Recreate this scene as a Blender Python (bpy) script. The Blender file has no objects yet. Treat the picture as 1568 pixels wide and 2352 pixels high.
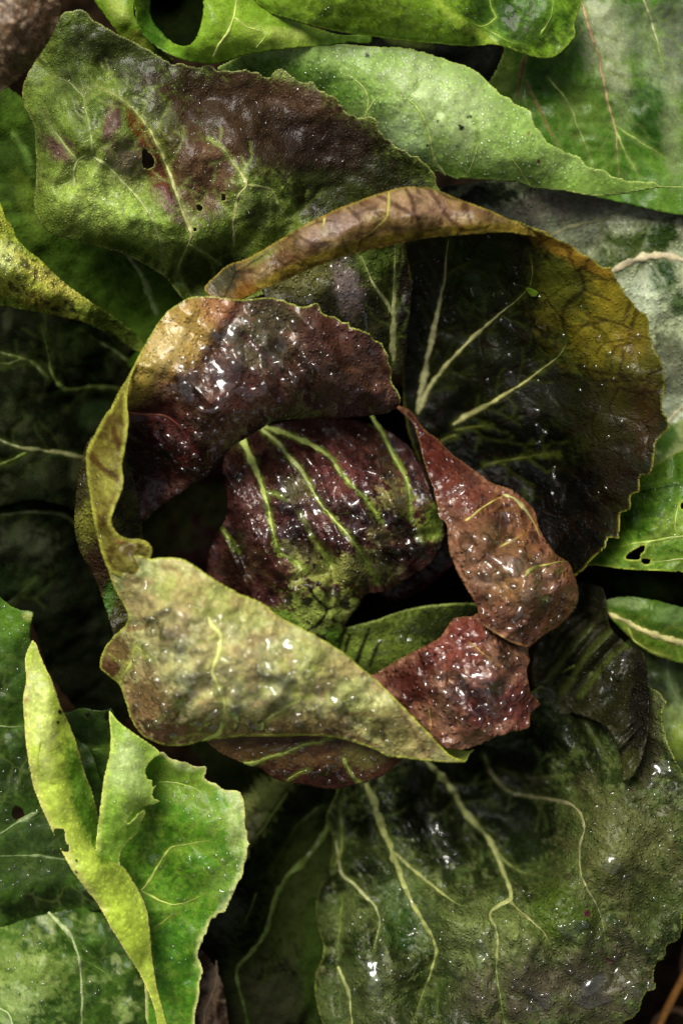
import bpy, math, random
import numpy as np
from mathutils import Vector

# ------------------------------------------------------------------ camera, sky, sun, exposure
S = 0.00017            # metres per layout unit (the layout unit is 0.17 mm)
CAMH = 4000.0          # camera height above the heart, layout units
CX, CY = 784.0, 1176.0
scene = bpy.context.scene
C = scene.collection
cam_d = bpy.data.cameras.new('camera')
cam = bpy.data.objects.new('camera', cam_d)
C.objects.link(cam)
cam.location = (0, 0, CAMH * S)
cam.rotation_euler = (0, 0, 0)
cam_d.sensor_fit = 'VERTICAL'
cam_d.sensor_height = 36.0
cam_d.lens = 36.0 / 2 / (1176.0 / CAMH)
cam_d.clip_start = 0.01
cam_d.clip_end = 200
cam_d.dof.use_dof = True
cam_d.dof.focus_distance = (CAMH - 20) * S
cam_d.dof.aperture_fstop = 3.3
scene.camera = cam

SUN_EL, SUN_AZ = math.radians(50), math.radians(-28)     # azimuth from +Y (top of the picture) towards +X
w = bpy.data.worlds.new('World')
scene.world = w
w.use_nodes = True
nt = w.node_tree
sky = nt.nodes.new('ShaderNodeTexSky')
sky.sky_type = 'NISHITA'
sky.sun_disc = False
sky.sun_elevation = SUN_EL
sky.sun_rotation = SUN_AZ
sky.air_density = 1.0
sky.dust_density = 4.0
sky.ozone_density = 0.6
hs = nt.nodes.new('ShaderNodeHueSaturation')
hs.inputs['Saturation'].default_value = 0.18          # thin overcast: a nearly white sky
nt.links.new(sky.outputs[0], hs.inputs['Color'])
nt.links.new(hs.outputs[0], nt.nodes['Background'].inputs['Color'])
nt.nodes['Background'].inputs['Strength'].default_value = 0.05
sun_d = bpy.data.lights.new('sun', 'SUN')
sun_d.energy = 3.0
sun_d.angle = math.radians(32)
sun_d.color = (1.0, 0.94, 0.83)
sun = bpy.data.objects.new('sun', sun_d)
C.objects.link(sun)
sd = Vector((math.sin(SUN_AZ) * math.cos(SUN_EL), math.cos(SUN_AZ) * math.cos(SUN_EL), math.sin(SUN_EL)))
sun.rotation_euler = sd.to_track_quat('Z', 'Y').to_euler()
sun.location = sd * 3
scene.view_settings.view_transform = 'Standard'
scene.view_settings.look = 'None'
scene.view_settings.exposure = 0.60
scene.view_settings.gamma = 1.0
scene.cycles.max_bounces = 6
scene.cycles.diffuse_bounces = 1
scene.cycles.transparent_max_bounces = 12
scene.cycles.use_denoising = True

# ------------------------------------------------------------------ noise and small maths
_L = {}
def lattice(seed):
    if seed not in _L:
        _L[seed] = np.random.RandomState(seed + 77).rand(256, 256).astype(np.float32)
    return _L[seed]
def vnoise(x, y, seed=0):
    R = lattice(seed)
    xf = np.floor(x); yf = np.floor(y)
    xi = xf.astype(np.int64) & 255; yi = yf.astype(np.int64) & 255
    fx = (x - xf); fy = (y - yf)
    fx = fx * fx * fx * (fx * (fx * 6 - 15) + 10); fy = fy * fy * fy * (fy * (fy * 6 - 15) + 10)
    x1 = (xi + 1) & 255; y1 = (yi + 1) & 255
    a = R[xi, yi]; b = R[x1, yi]; c = R[xi, y1]; d = R[x1, y1]
    return (a + (b - a) * fx) * (1 - fy) + (c + (d - c) * fx) * fy
def fbm(x, y, scale, octv=3, seed=0):
    """roughly -1..1"""
    s = np.zeros_like(x, dtype=np.float64); amp = 1.0; tot = 0
    f = 1.0 / scale
    for o in range(octv):
        s += amp * (vnoise(x * f + 13.7 * o + seed * 3.1, y * f - 7.3 * o + seed * 5.7, seed + o) - 0.5) * 2
        tot += amp; amp *= 0.5; f *= 2.03
    return s / tot * 1.6
def sstep(a, b, x):
    t = np.clip((x - a) / (b - a), 0, 1)
    return t * t * (3 - 2 * t)
def lin(hexs):
    hexs = hexs.lstrip('#')
    v = np.array([int(hexs[i:i + 2], 16) / 255.0 for i in (0, 2, 4)])
    return np.where(v <= 0.04045, v / 12.92, ((v + 0.055) / 1.055) ** 2.4)
def catmull(P, step, closed=False):
    """centripetal-ish Catmull-Rom, resampled at about `step`"""
    P = np.asarray(P, float)
    n = len(P)
    out = []
    rng = range(n if closed else n - 1)
    for i in rng:
        p1 = P[i]; p2 = P[(i + 1) % n]
        p0 = P[(i - 1) % n] if closed or i > 0 else 2 * p1 - p2
        p3 = P[(i + 2) % n] if closed or i + 2 < n else 2 * p2 - p1
        d = np.linalg.norm((p2 - p1)[:2])
        d0 = max(np.linalg.norm((p1 - p0)[:2]), 1e-6); d1 = max(d, 1e-6); d2 = max(np.linalg.norm((p3 - p2)[:2]), 1e-6)
        m1 = (p2 - p0) / (d0 + d1) * d1; m2 = (p3 - p1) / (d1 + d2) * d1
        k = max(1, int(round(d / step)))
        t = np.arange(k)[:, None] / k
        h00 = 2 * t ** 3 - 3 * t ** 2 + 1; h10 = t ** 3 - 2 * t ** 2 + t; h01 = -2 * t ** 3 + 3 * t ** 2; h11 = t ** 3 - t ** 2
        out.append(h00 * p1 + h10 * m1 + h01 * p2 + h11 * m2)
    if not closed:
        out.append(P[-1:])
    return np.concatenate(out)
def nearest(px, py, Q, want_idx=False):
    """distance from points to a sampled curve Q (M,2)"""
    N = len(px)
    d = np.empty(N, np.float32); idx = np.empty(N, np.int64)
    qx = Q[:, 0].astype(np.float32); qy = Q[:, 1].astype(np.float32)
    ch = max(1, 6000000 // max(1, len(Q)))
    for i in range(0, N, ch):
        dx = px[i:i + ch, None].astype(np.float32) - qx[None]
        dy = py[i:i + ch, None].astype(np.float32) - qy[None]
        dx *= dx; dy *= dy; dx += dy
        if want_idx:
            k = dx.argmin(1); idx[i:i + ch] = k; d[i:i + ch] = np.sqrt(dx[np.arange(len(k)), k])
        else:
            d[i:i + ch] = np.sqrt(dx.min(1))
    return (d, idx) if want_idx else d
def inside_grid(X, Y, poly):
    """even-odd test of a regular grid (rows share one y)"""
    ny, nx = X.shape
    xs = X[0]; res = np.zeros((ny, nx), bool)
    x0 = poly[:, 0]; y0 = poly[:, 1]; x1 = np.roll(x0, -1); y1 = np.roll(y0, -1)
    for r in range(ny):
        y = Y[r, 0]
        m = (y0 <= y) != (y1 <= y)
        if not m.any(): continue
        xc = np.sort(x0[m] + (y - y0[m]) / (y1[m] - y0[m]) * (x1[m] - x0[m]))
        res[r] = (np.searchsorted(xc, xs) % 2) == 1
    return res
class TPS:
    def __init__(s, pts):
        P = np.asarray(pts, float)
        s.P = P[:, :2] / 100.0
        n = len(P)
        K = s.kern(s.P, s.P) + np.eye(n) * 0.02
        A = np.zeros((n + 3, n + 3)); A[:n, :n] = K; A[:n, n] = 1; A[:n, n + 1:] = s.P; A[n, :n] = 1; A[n + 1:, :n] = s.P.T
        b = np.zeros(n + 3); b[:n] = P[:, 2]
        s.w = np.linalg.solve(A, b)
    def kern(s, A, B):
        d2 = ((A[:, None] - B[None]) ** 2).sum(2)
        return 0.5 * d2 * np.log(d2 + 1e-9)
    def __call__(s, x, y):
        Q = np.stack([x, y], 1) / 100.0
        n = len(s.P); out = np.empty(len(Q))
        for i in range(0, len(Q), 100000):
            q = Q[i:i + 100000]
            out[i:i + 100000] = s.kern(q, s.P) @ s.w[:n] + s.w[n] + q @ s.w[n + 1:]
        return out
def world(x, y, z):
    k = (CAMH - z) / CAMH
    return np.stack([(x - CX) * k * S, (CY - y) * k * S, z * S], -1)

# ------------------------------------------------------------------ mesh helpers
def make_mesh(name, V, F, col=None, mat=None, parent=None, smooth=True):
    """V (n,3), F list of int arrays (m,3) or (m,4)"""
    me = bpy.data.meshes.new(name)
    me.vertices.add(len(V)); me.vertices.foreach_set('co', np.ascontiguousarray(V, np.float32).ravel())
    loops = np.concatenate([f.ravel() for f in F]).astype(np.int32)
    tot = np.concatenate([np.full(len(f), f.shape[1], np.int32) for f in F])
    st = np.concatenate([[0], np.cumsum(tot)[:-1]]).astype(np.int32)
    me.loops.add(len(loops)); me.loops.foreach_set('vertex_index', loops)
    me.polygons.add(len(tot)); me.polygons.foreach_set('loop_start', st); me.polygons.foreach_set('loop_total', tot)
    me.update(calc_edges=True)
    if smooth: me.polygons.foreach_set('use_smooth', np.ones(len(tot), bool))
    if col is not None:
        a = me.color_attributes.new('Col', 'FLOAT_COLOR', 'POINT')
        c4 = np.ones((len(V), 4), np.float32); c4[:, :3] = col
        a.data.foreach_set('color', c4.ravel())
    me.validate()
    if mat: me.materials.append(mat)
    o = bpy.data.objects.new(name, me); C.objects.link(o)
    if parent:
        o.parent = parent
        if parent.type == 'EMPTY': o.location = -parent.location     # mesh data is in scene coordinates
    return o
def thing(name, label, cat, x, y, z):
    o = bpy.data.objects.new(name, None); C.objects.link(o)
    o['label'] = label; o['category'] = cat; o.location = world(x, y, z)
    o.empty_display_size = 0.02
    return o

# ------------------------------------------------------------------ materials
def leaf_mat(name, rough=0.42, grain=0.35, beads=0.25, bead_scale=11.0, ret=0.0, ret_col='20100c', ret_scale=2.0, trans=0.18, coat=0.25, bump=1.0, spec=0.14, bead_light=0.0):
    m = bpy.data.materials.new(name); m.use_nodes = True
    N = m.node_tree.nodes; Lk = m.node_tree.links
    N.clear()
    def nd(t, **kw):
        n = N.new(t)
        for k, v in kw.items(): setattr(n, k, v)
        return n
    def math_(op, a, b=None, c=None):
        n = nd('ShaderNodeMath', operation=op)
        for i, v in enumerate((a, b, c)):
            if v is None: continue
            if isinstance(v, (int, float)): n.inputs[i].default_value = v
            else: Lk.new(v, n.inputs[i])
        return n.outputs[0]
    tc = nd('ShaderNodeTexCoord')
    mp = nd('ShaderNodeMapping'); k = 1 / (S * 100)
    mp.inputs['Scale'].default_value = (k, k, k * 0.6)
    Lk.new(tc.outputs['Object'], mp.inputs['Vector'])
    vec = mp.outputs[0]
    col = nd('ShaderNodeAttribute', attribute_name='Col')
    n1 = nd('ShaderNodeTexNoise'); n1.inputs['Scale'].default_value = 9.0; n1.inputs['Detail'].default_value = 3; n1.inputs['Roughness'].default_value = 0.65
    Lk.new(vec, n1.inputs['Vector'])
    n2 = nd('ShaderNodeTexNoise'); n2.inputs['Scale'].default_value = 26.0; n2.inputs['Detail'].default_value = 2
    Lk.new(vec, n2.inputs['Vector'])
    # pigment grain
    g = math_('ADD', math_('MULTIPLY', n1.outputs[0], 0.5), math_('MULTIPLY', n2.outputs[0], 0.5))
    g = math_('ADD', math_('MULTIPLY', math_('SUBTRACT', g, 0.5), grain * 5.0), 1.0)
    g = math_('MAXIMUM', g, 0.25)
    vm = nd('ShaderNodeVectorMath', operation='SCALE')
    Lk.new(col.outputs['Color'], vm.inputs[0]); Lk.new(g, vm.inputs['Scale'])
    base = vm.outputs[0]
    h = math_('MULTIPLY', n1.outputs[0], 0.45)
    if ret > 0:
        wv = nd('ShaderNodeTexNoise'); wv.inputs['Scale'].default_value = 1.7; wv.inputs['Detail'].default_value = 2
        Lk.new(vec, wv.inputs['Vector'])
        va = nd('ShaderNodeVectorMath', operation='MULTIPLY_ADD'); va.inputs[1].default_value = (0.5, 0.5, 0.5)
        Lk.new(wv.outputs['Color'], va.inputs[0]); Lk.new(vec, va.inputs[2])
        vo = nd('ShaderNodeTexVoronoi', feature='DISTANCE_TO_EDGE'); vo.inputs['Scale'].default_value = ret_scale
        Lk.new(va.outputs[0], vo.inputs['Vector'])
        mr = nd('ShaderNodeMapRange', interpolation_type='SMOOTHSTEP'); mr.inputs['From Min'].default_value = 0.012; mr.inputs['From Max'].default_value = 0.075
        mr.inputs['To Min'].default_value = 1.0; mr.inputs['To Max'].default_value = 0.0
        Lk.new(vo.outputs['Distance'], mr.inputs['Value'])
        gate = nd('ShaderNodeMapRange'); gate.inputs['From Min'].default_value = 0.4; gate.inputs['From Max'].default_value = 0.6
        Lk.new(wv.outputs[0], gate.inputs['Value'])
        f = math_('MULTIPLY', math_('MULTIPLY', mr.outputs[0], gate.outputs[0]), ret)
        mx = nd('ShaderNodeMix', data_type='RGBA'); mx.inputs[7].default_value = (*lin(ret_col), 1)
        Lk.new(f, mx.inputs[0]); Lk.new(base, mx.inputs[6])
        base = mx.outputs[2]
        h = math_('SUBTRACT', h, math_('MULTIPLY', mr.outputs[0], 0.5 * ret))
    # fine beads of damp
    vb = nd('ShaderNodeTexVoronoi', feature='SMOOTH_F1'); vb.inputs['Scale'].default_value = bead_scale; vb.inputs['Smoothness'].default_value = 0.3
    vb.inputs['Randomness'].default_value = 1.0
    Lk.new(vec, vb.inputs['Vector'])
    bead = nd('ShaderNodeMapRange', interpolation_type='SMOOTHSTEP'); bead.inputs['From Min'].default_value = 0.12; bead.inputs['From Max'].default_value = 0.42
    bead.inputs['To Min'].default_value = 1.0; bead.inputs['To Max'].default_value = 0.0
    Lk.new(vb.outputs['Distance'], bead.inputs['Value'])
    h = math_('ADD', h, math_('MULTIPLY', bead.outputs[0], beads * 2.0))
    if bead_light > 0:           # light focused in each bead, painted as paler base colour
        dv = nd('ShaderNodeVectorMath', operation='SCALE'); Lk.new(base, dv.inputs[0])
        Lk.new(math_('ADD', 1.0, math_('MULTIPLY', bead.outputs[0], bead_light)), dv.inputs['Scale']); base = dv.outputs[0]
    h = math_('ADD', h, math_('MULTIPLY', n2.outputs[0], 0.35))
    bp = nd('ShaderNodeBump'); bp.inputs['Strength'].default_value = 0.8 * min(1.0, bump); bp.inputs['Distance'].default_value = 0.0009 * bump
    Lk.new(h, bp.inputs['Height'])
    rg = nd('ShaderNodeMapRange'); rg.inputs['From Min'].default_value = 0.35; rg.inputs['From Max'].default_value = 0.65
    rg.inputs['To Min'].default_value = rough * 0.6; rg.inputs['To Max'].default_value = min(1, rough * 1.35)
    Lk.new(n1.outputs[0], rg.inputs['Value'])
    p = nd('ShaderNodeBsdfPrincipled')
    Lk.new(base, p.inputs['Base Color']); Lk.new(rg.outputs[0], p.inputs['Roughness']); Lk.new(bp.outputs[0], p.inputs['Normal'])
    p.inputs['Specular IOR Level'].default_value = spec
    p.inputs['Coat Weight'].default_value = coat; p.inputs['Coat Roughness'].default_value = 0.10
    bc = nd('ShaderNodeBump'); bc.inputs['Strength'].default_value = 0.35 * min(1.0, bump); bc.inputs['Distance'].default_value = 0.0009 * bump
    Lk.new(h, bc.inputs['Height']); Lk.new(bc.outputs[0], p.inputs['Coat Normal'])
    tr = nd('ShaderNodeBsdfTranslucent'); Lk.new(base, tr.inputs['Color'])
    ms = nd('ShaderNodeMixShader'); ms.inputs[0].default_value = trans
    Lk.new(p.outputs[0], ms.inputs[1]); Lk.new(tr.outputs[0], ms.inputs[2])
    out = nd('ShaderNodeOutputMaterial'); Lk.new(ms.outputs[0], out.inputs['Surface'])
    return m
def water_mat():
    m = bpy.data.materials.new('water'); m.use_nodes = True
    N = m.node_tree.nodes; Lk = m.node_tree.links; N.clear()
    t = N.new('ShaderNodeBsdfTransparent'); t.inputs[0].default_value = (0.93, 0.93, 0.92, 1)
    g = N.new('ShaderNodeBsdfGlossy'); g.inputs['Roughness'].default_value = 0.13; g.inputs['Color'].default_value = (1, 1, 1, 1)
    lw = N.new('ShaderNodeLayerWeight'); lw.inputs[0].default_value = 0.5
    geo = N.new('ShaderNodeNewGeometry')
    def mt(op, a, b):
        n = N.new('ShaderNodeMath'); n.operation = op
        for i, v in enumerate((a, b)):
            if isinstance(v, (int, float)): n.inputs[i].default_value = v
            else: Lk.new(v, n.inputs[i])
        return n.outputs[0]
    f = mt('ADD', mt('MULTIPLY', mt('POWER', lw.outputs['Facing'], 4.0), 0.84), 0.085)     # Schlick, outer side only
    f = mt('MULTIPLY', f, mt('SUBTRACT', 1.0, geo.outputs['Backfacing']))
    rim = mt('SUBTRACT', 1.0, mt('MULTIPLY', mt('POWER', lw.outputs['Facing'], 1.5), 0.6))     # darker tint stands in for light bent away near the rim of a bead
    cc = N.new('ShaderNodeCombineColor')
    for i in range(3): Lk.new(rim, cc.inputs[i])
    Lk.new(cc.outputs[0], t.inputs[0])
    x = N.new('ShaderNodeMixShader'); o = N.new('ShaderNodeOutputMaterial')
    Lk.new(f, x.inputs[0]); Lk.new(t.outputs[0], x.inputs[1]); Lk.new(g.outputs[0], x.inputs[2]); Lk.new(x.outputs[0], o.inputs[0])
    return m
M = {
    'purple': leaf_mat('purple_leaf', rough=0.40, grain=0.45, beads=0.40, bead_scale=10, trans=0.08, coat=0.7, bump=1.0),
    'red': leaf_mat('red_leaf', rough=0.42, grain=0.40, beads=0.45, bead_scale=6.5, trans=0.12, coat=0.7),
    'olive': leaf_mat('olive_leaf', rough=0.45, grain=0.3, beads=0.15, bead_scale=8, bead_light=0.25, ret=0.25, ret_col='5a4024', ret_scale=1.3, trans=0.25, coat=0.2),
    'cup': leaf_mat('cup_leaf', rough=0.36, grain=0.28, beads=0.15, bead_scale=12, ret=0.6, ret_col='1a0c04', ret_scale=1.15, trans=0.3, coat=0.25),
    'mottled': leaf_mat('mottled_leaf', rough=0.45, grain=0.6, beads=0.2, bead_scale=13, bead_light=0.5, trans=0.1, coat=0.2),
    'dark': leaf_mat('dark_wet_leaf', rough=0.38, grain=0.6, beads=0.45, bead_scale=10, bead_light=0.35, trans=0.06, coat=0.14, spec=0.1),
    'shade': leaf_mat('shaded_leaf', rough=0.6, grain=0.35, beads=0.15, bead_scale=11, trans=0.05, coat=0.0, spec=0.02),  # gloss cut so the shade painted into the leaf colours stays dark
    'green': leaf_mat('green_leaf', rough=0.5, grain=0.3, beads=0.10, bead_scale=12, bead_light=0.25, ret=0.09, ret_col='a8b860', ret_scale=1.5, trans=0.22, coat=0.15, bump=0.7),
    'pale': leaf_mat('pale_green_leaf', rough=0.5, grain=0.22, beads=0.12, bead_scale=9, bead_light=0.30, ret=0.05, ret_col='c8d890', ret_scale=1.2, trans=0.2, coat=0.2, bump=0.7),
    'vein': leaf_mat('vein', rough=0.45, grain=0.25, beads=0.1, bead_scale=12, trans=0.1, coat=0.2, bump=0.6),
    'water': water_mat(),
}

# ------------------------------------------------------------------ leaf builder
STATS = {'tri': 0}
def outline_curve(pts, seed, tooth=40.0, rag=1.2):
    P = np.array([(p[0], p[1], p[2] if len(p) > 2 else 0.0) for p in pts], float)
    Q = catmull(P, 2.0, closed=True)
    x, y, a = Q[:, 0].copy(), Q[:, 1].copy(), np.clip(Q[:, 2], 0, None)
    area = 0.5 * np.sum(x * np.roll(y, -1) - np.roll(x, -1) * y)
    tx = np.roll(x, -1) - np.roll(x, 1); ty = np.roll(y, -1) - np.roll(y, 1)
    L = np.hypot(tx, ty) + 1e-9
    nx, ny = ty / L * np.sign(area), -tx / L * np.sign(area)
    s = np.cumsum(np.hypot(np.diff(x, prepend=x[0]), np.diff(y, prepend=y[0])))
    zz = np.zeros_like(s)
    ph = s / tooth + 0.9 * fbm(s, zz, tooth * 2.2, 2, seed + 5)
    t = ph - np.floor(ph)
    prof = np.clip(1 - np.abs(t - 0.62) / np.where(t < 0.62, 0.62, 0.38), 0, 1) ** 1.6
    vary = 0.6 + 0.7 * vnoise(np.floor(ph) * 1.7 + 3, zz, seed + 9)
    off = a * (prof * vary * 1.3 - 0.35) + rag * fbm(s, zz, 14, 2, seed + 2) * (0.5 + np.minimum(a, 6) * 0.2)
    return np.stack([x + nx * off, y + ny * off], 1)

class Patch:
    def __init__(s, out, z, base, paint=(), veins=(), vcol='a8b468', halo=None, halo_w=14, cr=(5, 60), cr2=(1.2, 14), blister=(0, 30), edge=None, edge_w=6,
                 holes=(), late=(), crease=(), side=True, hs=0.30, gain=1.0, h=4.0, thick=5.0, seed=1, tooth=40.0, wr=None, tvein=True):
        s.seed = seed; s.h = h; s.thick = thick
        s.curve = outline_curve(out, seed, tooth)
        s.holes = [outline_curve(q, seed + 31, 20, 1.5) for q in holes]
        s.tps = TPS(z)
        s.veins = [(catmull(np.array(v[0], float), 3.0), v[1], v[2] if len(v) > 2 else None) for v in veins]
        s.vpts = np.concatenate([v[0] for v in s.veins]) if s.veins else None
        s.base = base; s.paint = paint; s.vcol = vcol; s.halo = halo or vcol; s.halo_w = halo_w
        s.cr = cr; s.cr2 = (cr2[0] * 0.55, cr2[1] * 1.2); s.bl = blister; s.edge = edge; s.edge_w = edge_w; s.wr = wr; s.late = late; s.hs = hs; s.gain = gain
        s.crease = [(catmull(np.array(c[0], float), 4.0), c[1], c[2]) for c in crease]
        s.fine = s.branches() if side and s.veins else None
    def branches(s):
        rs = np.random.RandomState(s.seed * 3 + 1); out = []
        for c, wd, hx in s.veins:
            w0 = wd[0] if isinstance(wd, tuple) else wd
            if w0 < 7: continue
            k = 12 + rs.randint(8); sg = 1
            while k < len(c) - 4:
                d = c[k + 2] - c[k - 2]; a = math.atan2(d[1], d[0]) + sg * (0.75 + 0.35 * rs.rand())
                p = c[k].copy(); n = int(9 + 16 * rs.rand()); b = -sg * 0.035 * rs.rand()
                for _ in range(n):
                    p = p + 4.5 * np.array([math.cos(a), math.sin(a)]); a += b + 0.12 * rs.randn(); out.append(p)
                    if rs.rand() < 0.07:
                        q = p.copy(); a2 = a + (0.9 if rs.rand() < 0.5 else -0.9)
                        for _ in range(int(4 + 8 * rs.rand())):
                            q = q + 4.5 * np.array([math.cos(a2), math.sin(a2)]); a2 += 0.15 * rs.randn(); out.append(q)
                sg = -sg; k += int(6 + 9 * rs.rand())
        return np.array(out) if out else None
    def z(s, x, y, fine=True):
        zz = s.tps(x, y) + s.cr[0] * fbm(x, y, s.cr[1], 3 if fine else 2, s.seed + 3)
        if fine: zz = zz + s.cr2[0] * fbm(x, y, s.cr2[1], 2, s.seed + 11)
        if s.wr:      # directional wrinkles: (amp, wavelength, angle)
            a, lam, th = s.wr
            u = x * math.cos(th) + y * math.sin(th); v = -x * math.sin(th) + y * math.cos(th)
            n = fbm(u, v * 0.25, lam, 3, s.seed + 21)
            zz = zz + a * (1 - 2 * np.abs(n))
        if s.vpts is not None and s.bl[0] != 0:
            d = nearest(x, y, s.vpts)
            zz = zz + s.bl[0] * (1 - np.exp(-(d / s.bl[1]) ** 1.3))
            if s.fine is not None:
                zz = zz + 0.38 * s.bl[0] * (1 - np.exp(-(nearest(x, y, s.fine) / 15.0) ** 1.3))
        for c, dep, wd in s.crease:
            zz = zz - dep * np.exp(-(nearest(x, y, c) / wd) ** 2)
        return zz
    def grad(s, x, y, e=2.0):
        return (s.z(x + e, y) - s.z(x - e, y)) / (2 * e), (s.z(x, y + e) - s.z(x, y - e)) / (2 * e)
    def build(s):
        h = s.h
        lo = s.curve.min(0) - h * 1.5; hi = s.curve.max(0) + h * 1.5
        lo = np.maximum(lo, [-90, -90]); hi = np.minimum(hi, [1660, 2440])
        xs = np.arange(lo[0], hi[0], h); ys = np.arange(lo[1], hi[1], h)
        X, Y = np.meshgrid(xs, ys)
        ins = inside_grid(X, Y, s.curve)
        allc = [s.curve] + s.holes
        for q in s.holes: ins &= ~inside_grid(X, Y, q)
        ny, nx = X.shape
        x = X.ravel().copy(); y = Y.ravel().copy(); I = ins.ravel()
        # only points near or inside
        pad = np.zeros((ny + 2, nx + 2), bool); pad[1:-1, 1:-1] = ins
        dil = pad[1:-1, 1:-1] | pad[:-2, 1:-1] | pad[2:, 1:-1] | pad[1:-1, :-2] | pad[1:-1, 2:] | pad[:-2, :-2] | pad[2:, 2:] | pad[:-2, 2:] | pad[2:, :-2]
        cand = np.nonzero(dil.ravel())[0]
        Q = np.concatenate(allc)
        d, k = nearest(x[cand], y[cand], Q, True)
        insc = I[cand]
        keep = insc | (d < 0.62 * h)
        snap = keep & (d < np.where(insc, 0.42 * h, 9e9))
        xc = x[cand]; yc = y[cand]
        xc[snap] = Q[k[snap], 0]; yc[snap] = Q[k[snap], 1]
        d = np.where(snap, 0, d)
        gid = -np.ones(nx * ny, np.int64)
        kidx = cand[keep]; gid[kidx] = np.arange(len(kidx))
        px = xc[keep]; py = yc[keep]; de = d[keep]
        G = gid.reshape(ny, nx)
        q = np.stack([G[:-1, :-1], G[1:, :-1], G[1:, 1:], G[:-1, 1:]], -1).reshape(-1, 4)
        q = q[(q >= 0).all(1)]
        used = np.zeros(len(px), bool); used[q.ravel()] = True
        re = np.cumsum(used) - 1
        q = re[q]; px = px[used]; py = py[used]; de = de[used]
        z = s.z(px, py)
        s.px, s.py, s.de = px, py, de
        top = world(px, py, z)
        # normals for the underside offset
        gx, gy = s.tps(px + 4, py) - s.tps(px - 4, py), s.tps(px, py + 4) - s.tps(px, py - 4)
        gx /= 8; gy /= 8
        nl = np.sqrt(1 + gx * gx + gy * gy)
        th = s.thick * (0.35 + 0.65 * sstep(0, 14, de))
        bx = px + gx / nl * th; by = py + gy / nl * th; bz = z - th / nl
        bot = world(bx, by, bz)
        n = len(px)
        e = np.concatenate([q[:, [0, 1]], q[:, [1, 2]], q[:, [2, 3]], q[:, [3, 0]]])
        es = np.sort(e, 1); key = es[:, 0] * n + es[:, 1]
        u, first, cnt = np.unique(key, return_index=True, return_counts=True)
        be = e[first[cnt == 1]]
        side = np.stack([be[:, 1], be[:, 0], be[:, 0] + n, be[:, 1] + n], 1)
        V = np.concatenate([top, bot])
        F = [np.concatenate([q, q[:, ::-1] + n, side])]
        col = s.colour(px, py, de)
        colb = col * 0.9
        STATS['tri'] += 2 * len(F[0])
        return V, F, np.concatenate([col, colb])
    def colour(s, x, y, de):
        col = np.tile(lin(s.base), (len(x), 1))
        def mixin(hexs, m):
            nonlocal col
            m = np.clip(m, 0, 1)[:, None]
            col = col * (1 - m) + lin(hexs) * m
        nA = fbm(x, y, 46, 4, s.seed + 40); nB = fbm(x, y, 15, 3, s.seed + 50); nC = fbm(x, y, 6.5, 2, s.seed + 55)
        def run(op):
            t = op[0]
            if t == 'b':      # soft patch, for pigment and for painted shade and light: hex, x, y, rx, ry, rot, strength, noise
                _, hx, cx, cy, rx, ry, rot, st, nz = op
                c, sn = math.cos(math.radians(rot)), math.sin(math.radians(rot))
                u = ((x - cx) * c + (y - cy) * sn) / rx; v = (-(x - cx) * sn + (y - cy) * c) / ry
                r = np.sqrt(u * u + v * v)
                mixin(hx, st * sstep(1.25, 0.55, r + nz * (0.38 * nA + 0.3 * nB + 0.42 * nC)))
            elif t == 'm':    # mottling: hex, scale, threshold, softness, strength
                _, hx, sc, thr, sf, st = op
                mixin(hx, st * sstep(thr - sf, thr + sf, fbm(x, y, sc, 4, s.seed + int(sc) % 17 + 60)))
            elif t == 'l':    # band along a line: hex, pts, width, strength, noise
                _, hx, pts, wd, st, nz = op
                d = nearest(x, y, catmull(np.array(pts, float), 4.0))
                mixin(hx, st * sstep(1.2, 0.4, d / wd + nz * (0.5 * nA + 0.4 * nB + 0.4 * nC)))
            elif t == 'd':    # flecks: hex, list of (x, y, r)
                for (cx, cy, r) in op[2]:
                    mixin(op[1], sstep(1.3, 0.7, np.hypot(x - cx, y - cy) / r + 0.3 * nB))
        for op in s.paint: run(op)
        if s.vpts is not None and s.halo_w > 0:
            d = nearest(x, y, s.vpts)
            mixin(s.halo, 0.75 * sstep(1.3, 0.25, d / s.halo_w + 0.3 * nB + 0.4 * nC))
        if s.fine is not None:
            mixin(s.halo, 0.5 * sstep(1.3, 0.3, nearest(x, y, s.fine) / 4.5 + 0.3 * nC))
        if s.edge:
            mixin(s.edge, sstep(1.1, 0.3, de / s.edge_w + 0.15 * nB))
        for op in s.late: run(op)
        col = col * (1 + 0.12 * nA + 0.10 * nB + 0.12 * nC)[:, None]
        col = np.clip(col, 1e-4, 1); gr = np.clip(col[:, 1] - col[:, 0], 0, 1); col[:, 0] += s.hs * gr; col[:, 2] *= np.where(gr > 0, 1 - 0.9 * s.hs, 0.9); lum = col @ np.array([0.3, 0.59, 0.11]); col = col * 0.90 + 0.10 * lum[:, None] * np.array([1.04, 1.0, 0.92])
        col = col * s.gain
        return np.clip(0.32 * (np.clip(col, 1e-4, 1) / 0.32) ** 1.3, 0.0012, 0.95)
    def vein_mesh(s, i):
        pts, wd, hx = s.veins[i]
        n = len(pts); t = np.linspace(0, 1, n)
        wd = (wd[0] * 0.85, wd[1] * 0.8) if isinstance(wd, tuple) else wd
        if s.seed in (4, 13): wd = (wd[0] * 0.82, wd[1] * 0.8)
        rs = np.random.RandomState(s.seed * 13 + i)
        x, y = pts[:, 0].copy(), pts[:, 1].copy()
        ok = (x > -60) & (x < 1630) & (y > -60) & (y < 2410)
        x, y, t = x[ok], y[ok], t[ok]; n = len(x)
        if n < 3: return None
        zz = np.zeros(n); arc = np.arange(n) * 3.0; endt = sstep(-0.02, 0.08, t) * 0.6 + 0.4; endt = endt * (1 - 0.75 * t ** 4)
        x += 1.3 * fbm(arc, zz, 26, 2, s.seed + i); y += 1.3 * fbm(arc, zz + 9, 26, 2, s.seed + i + 4)
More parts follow.
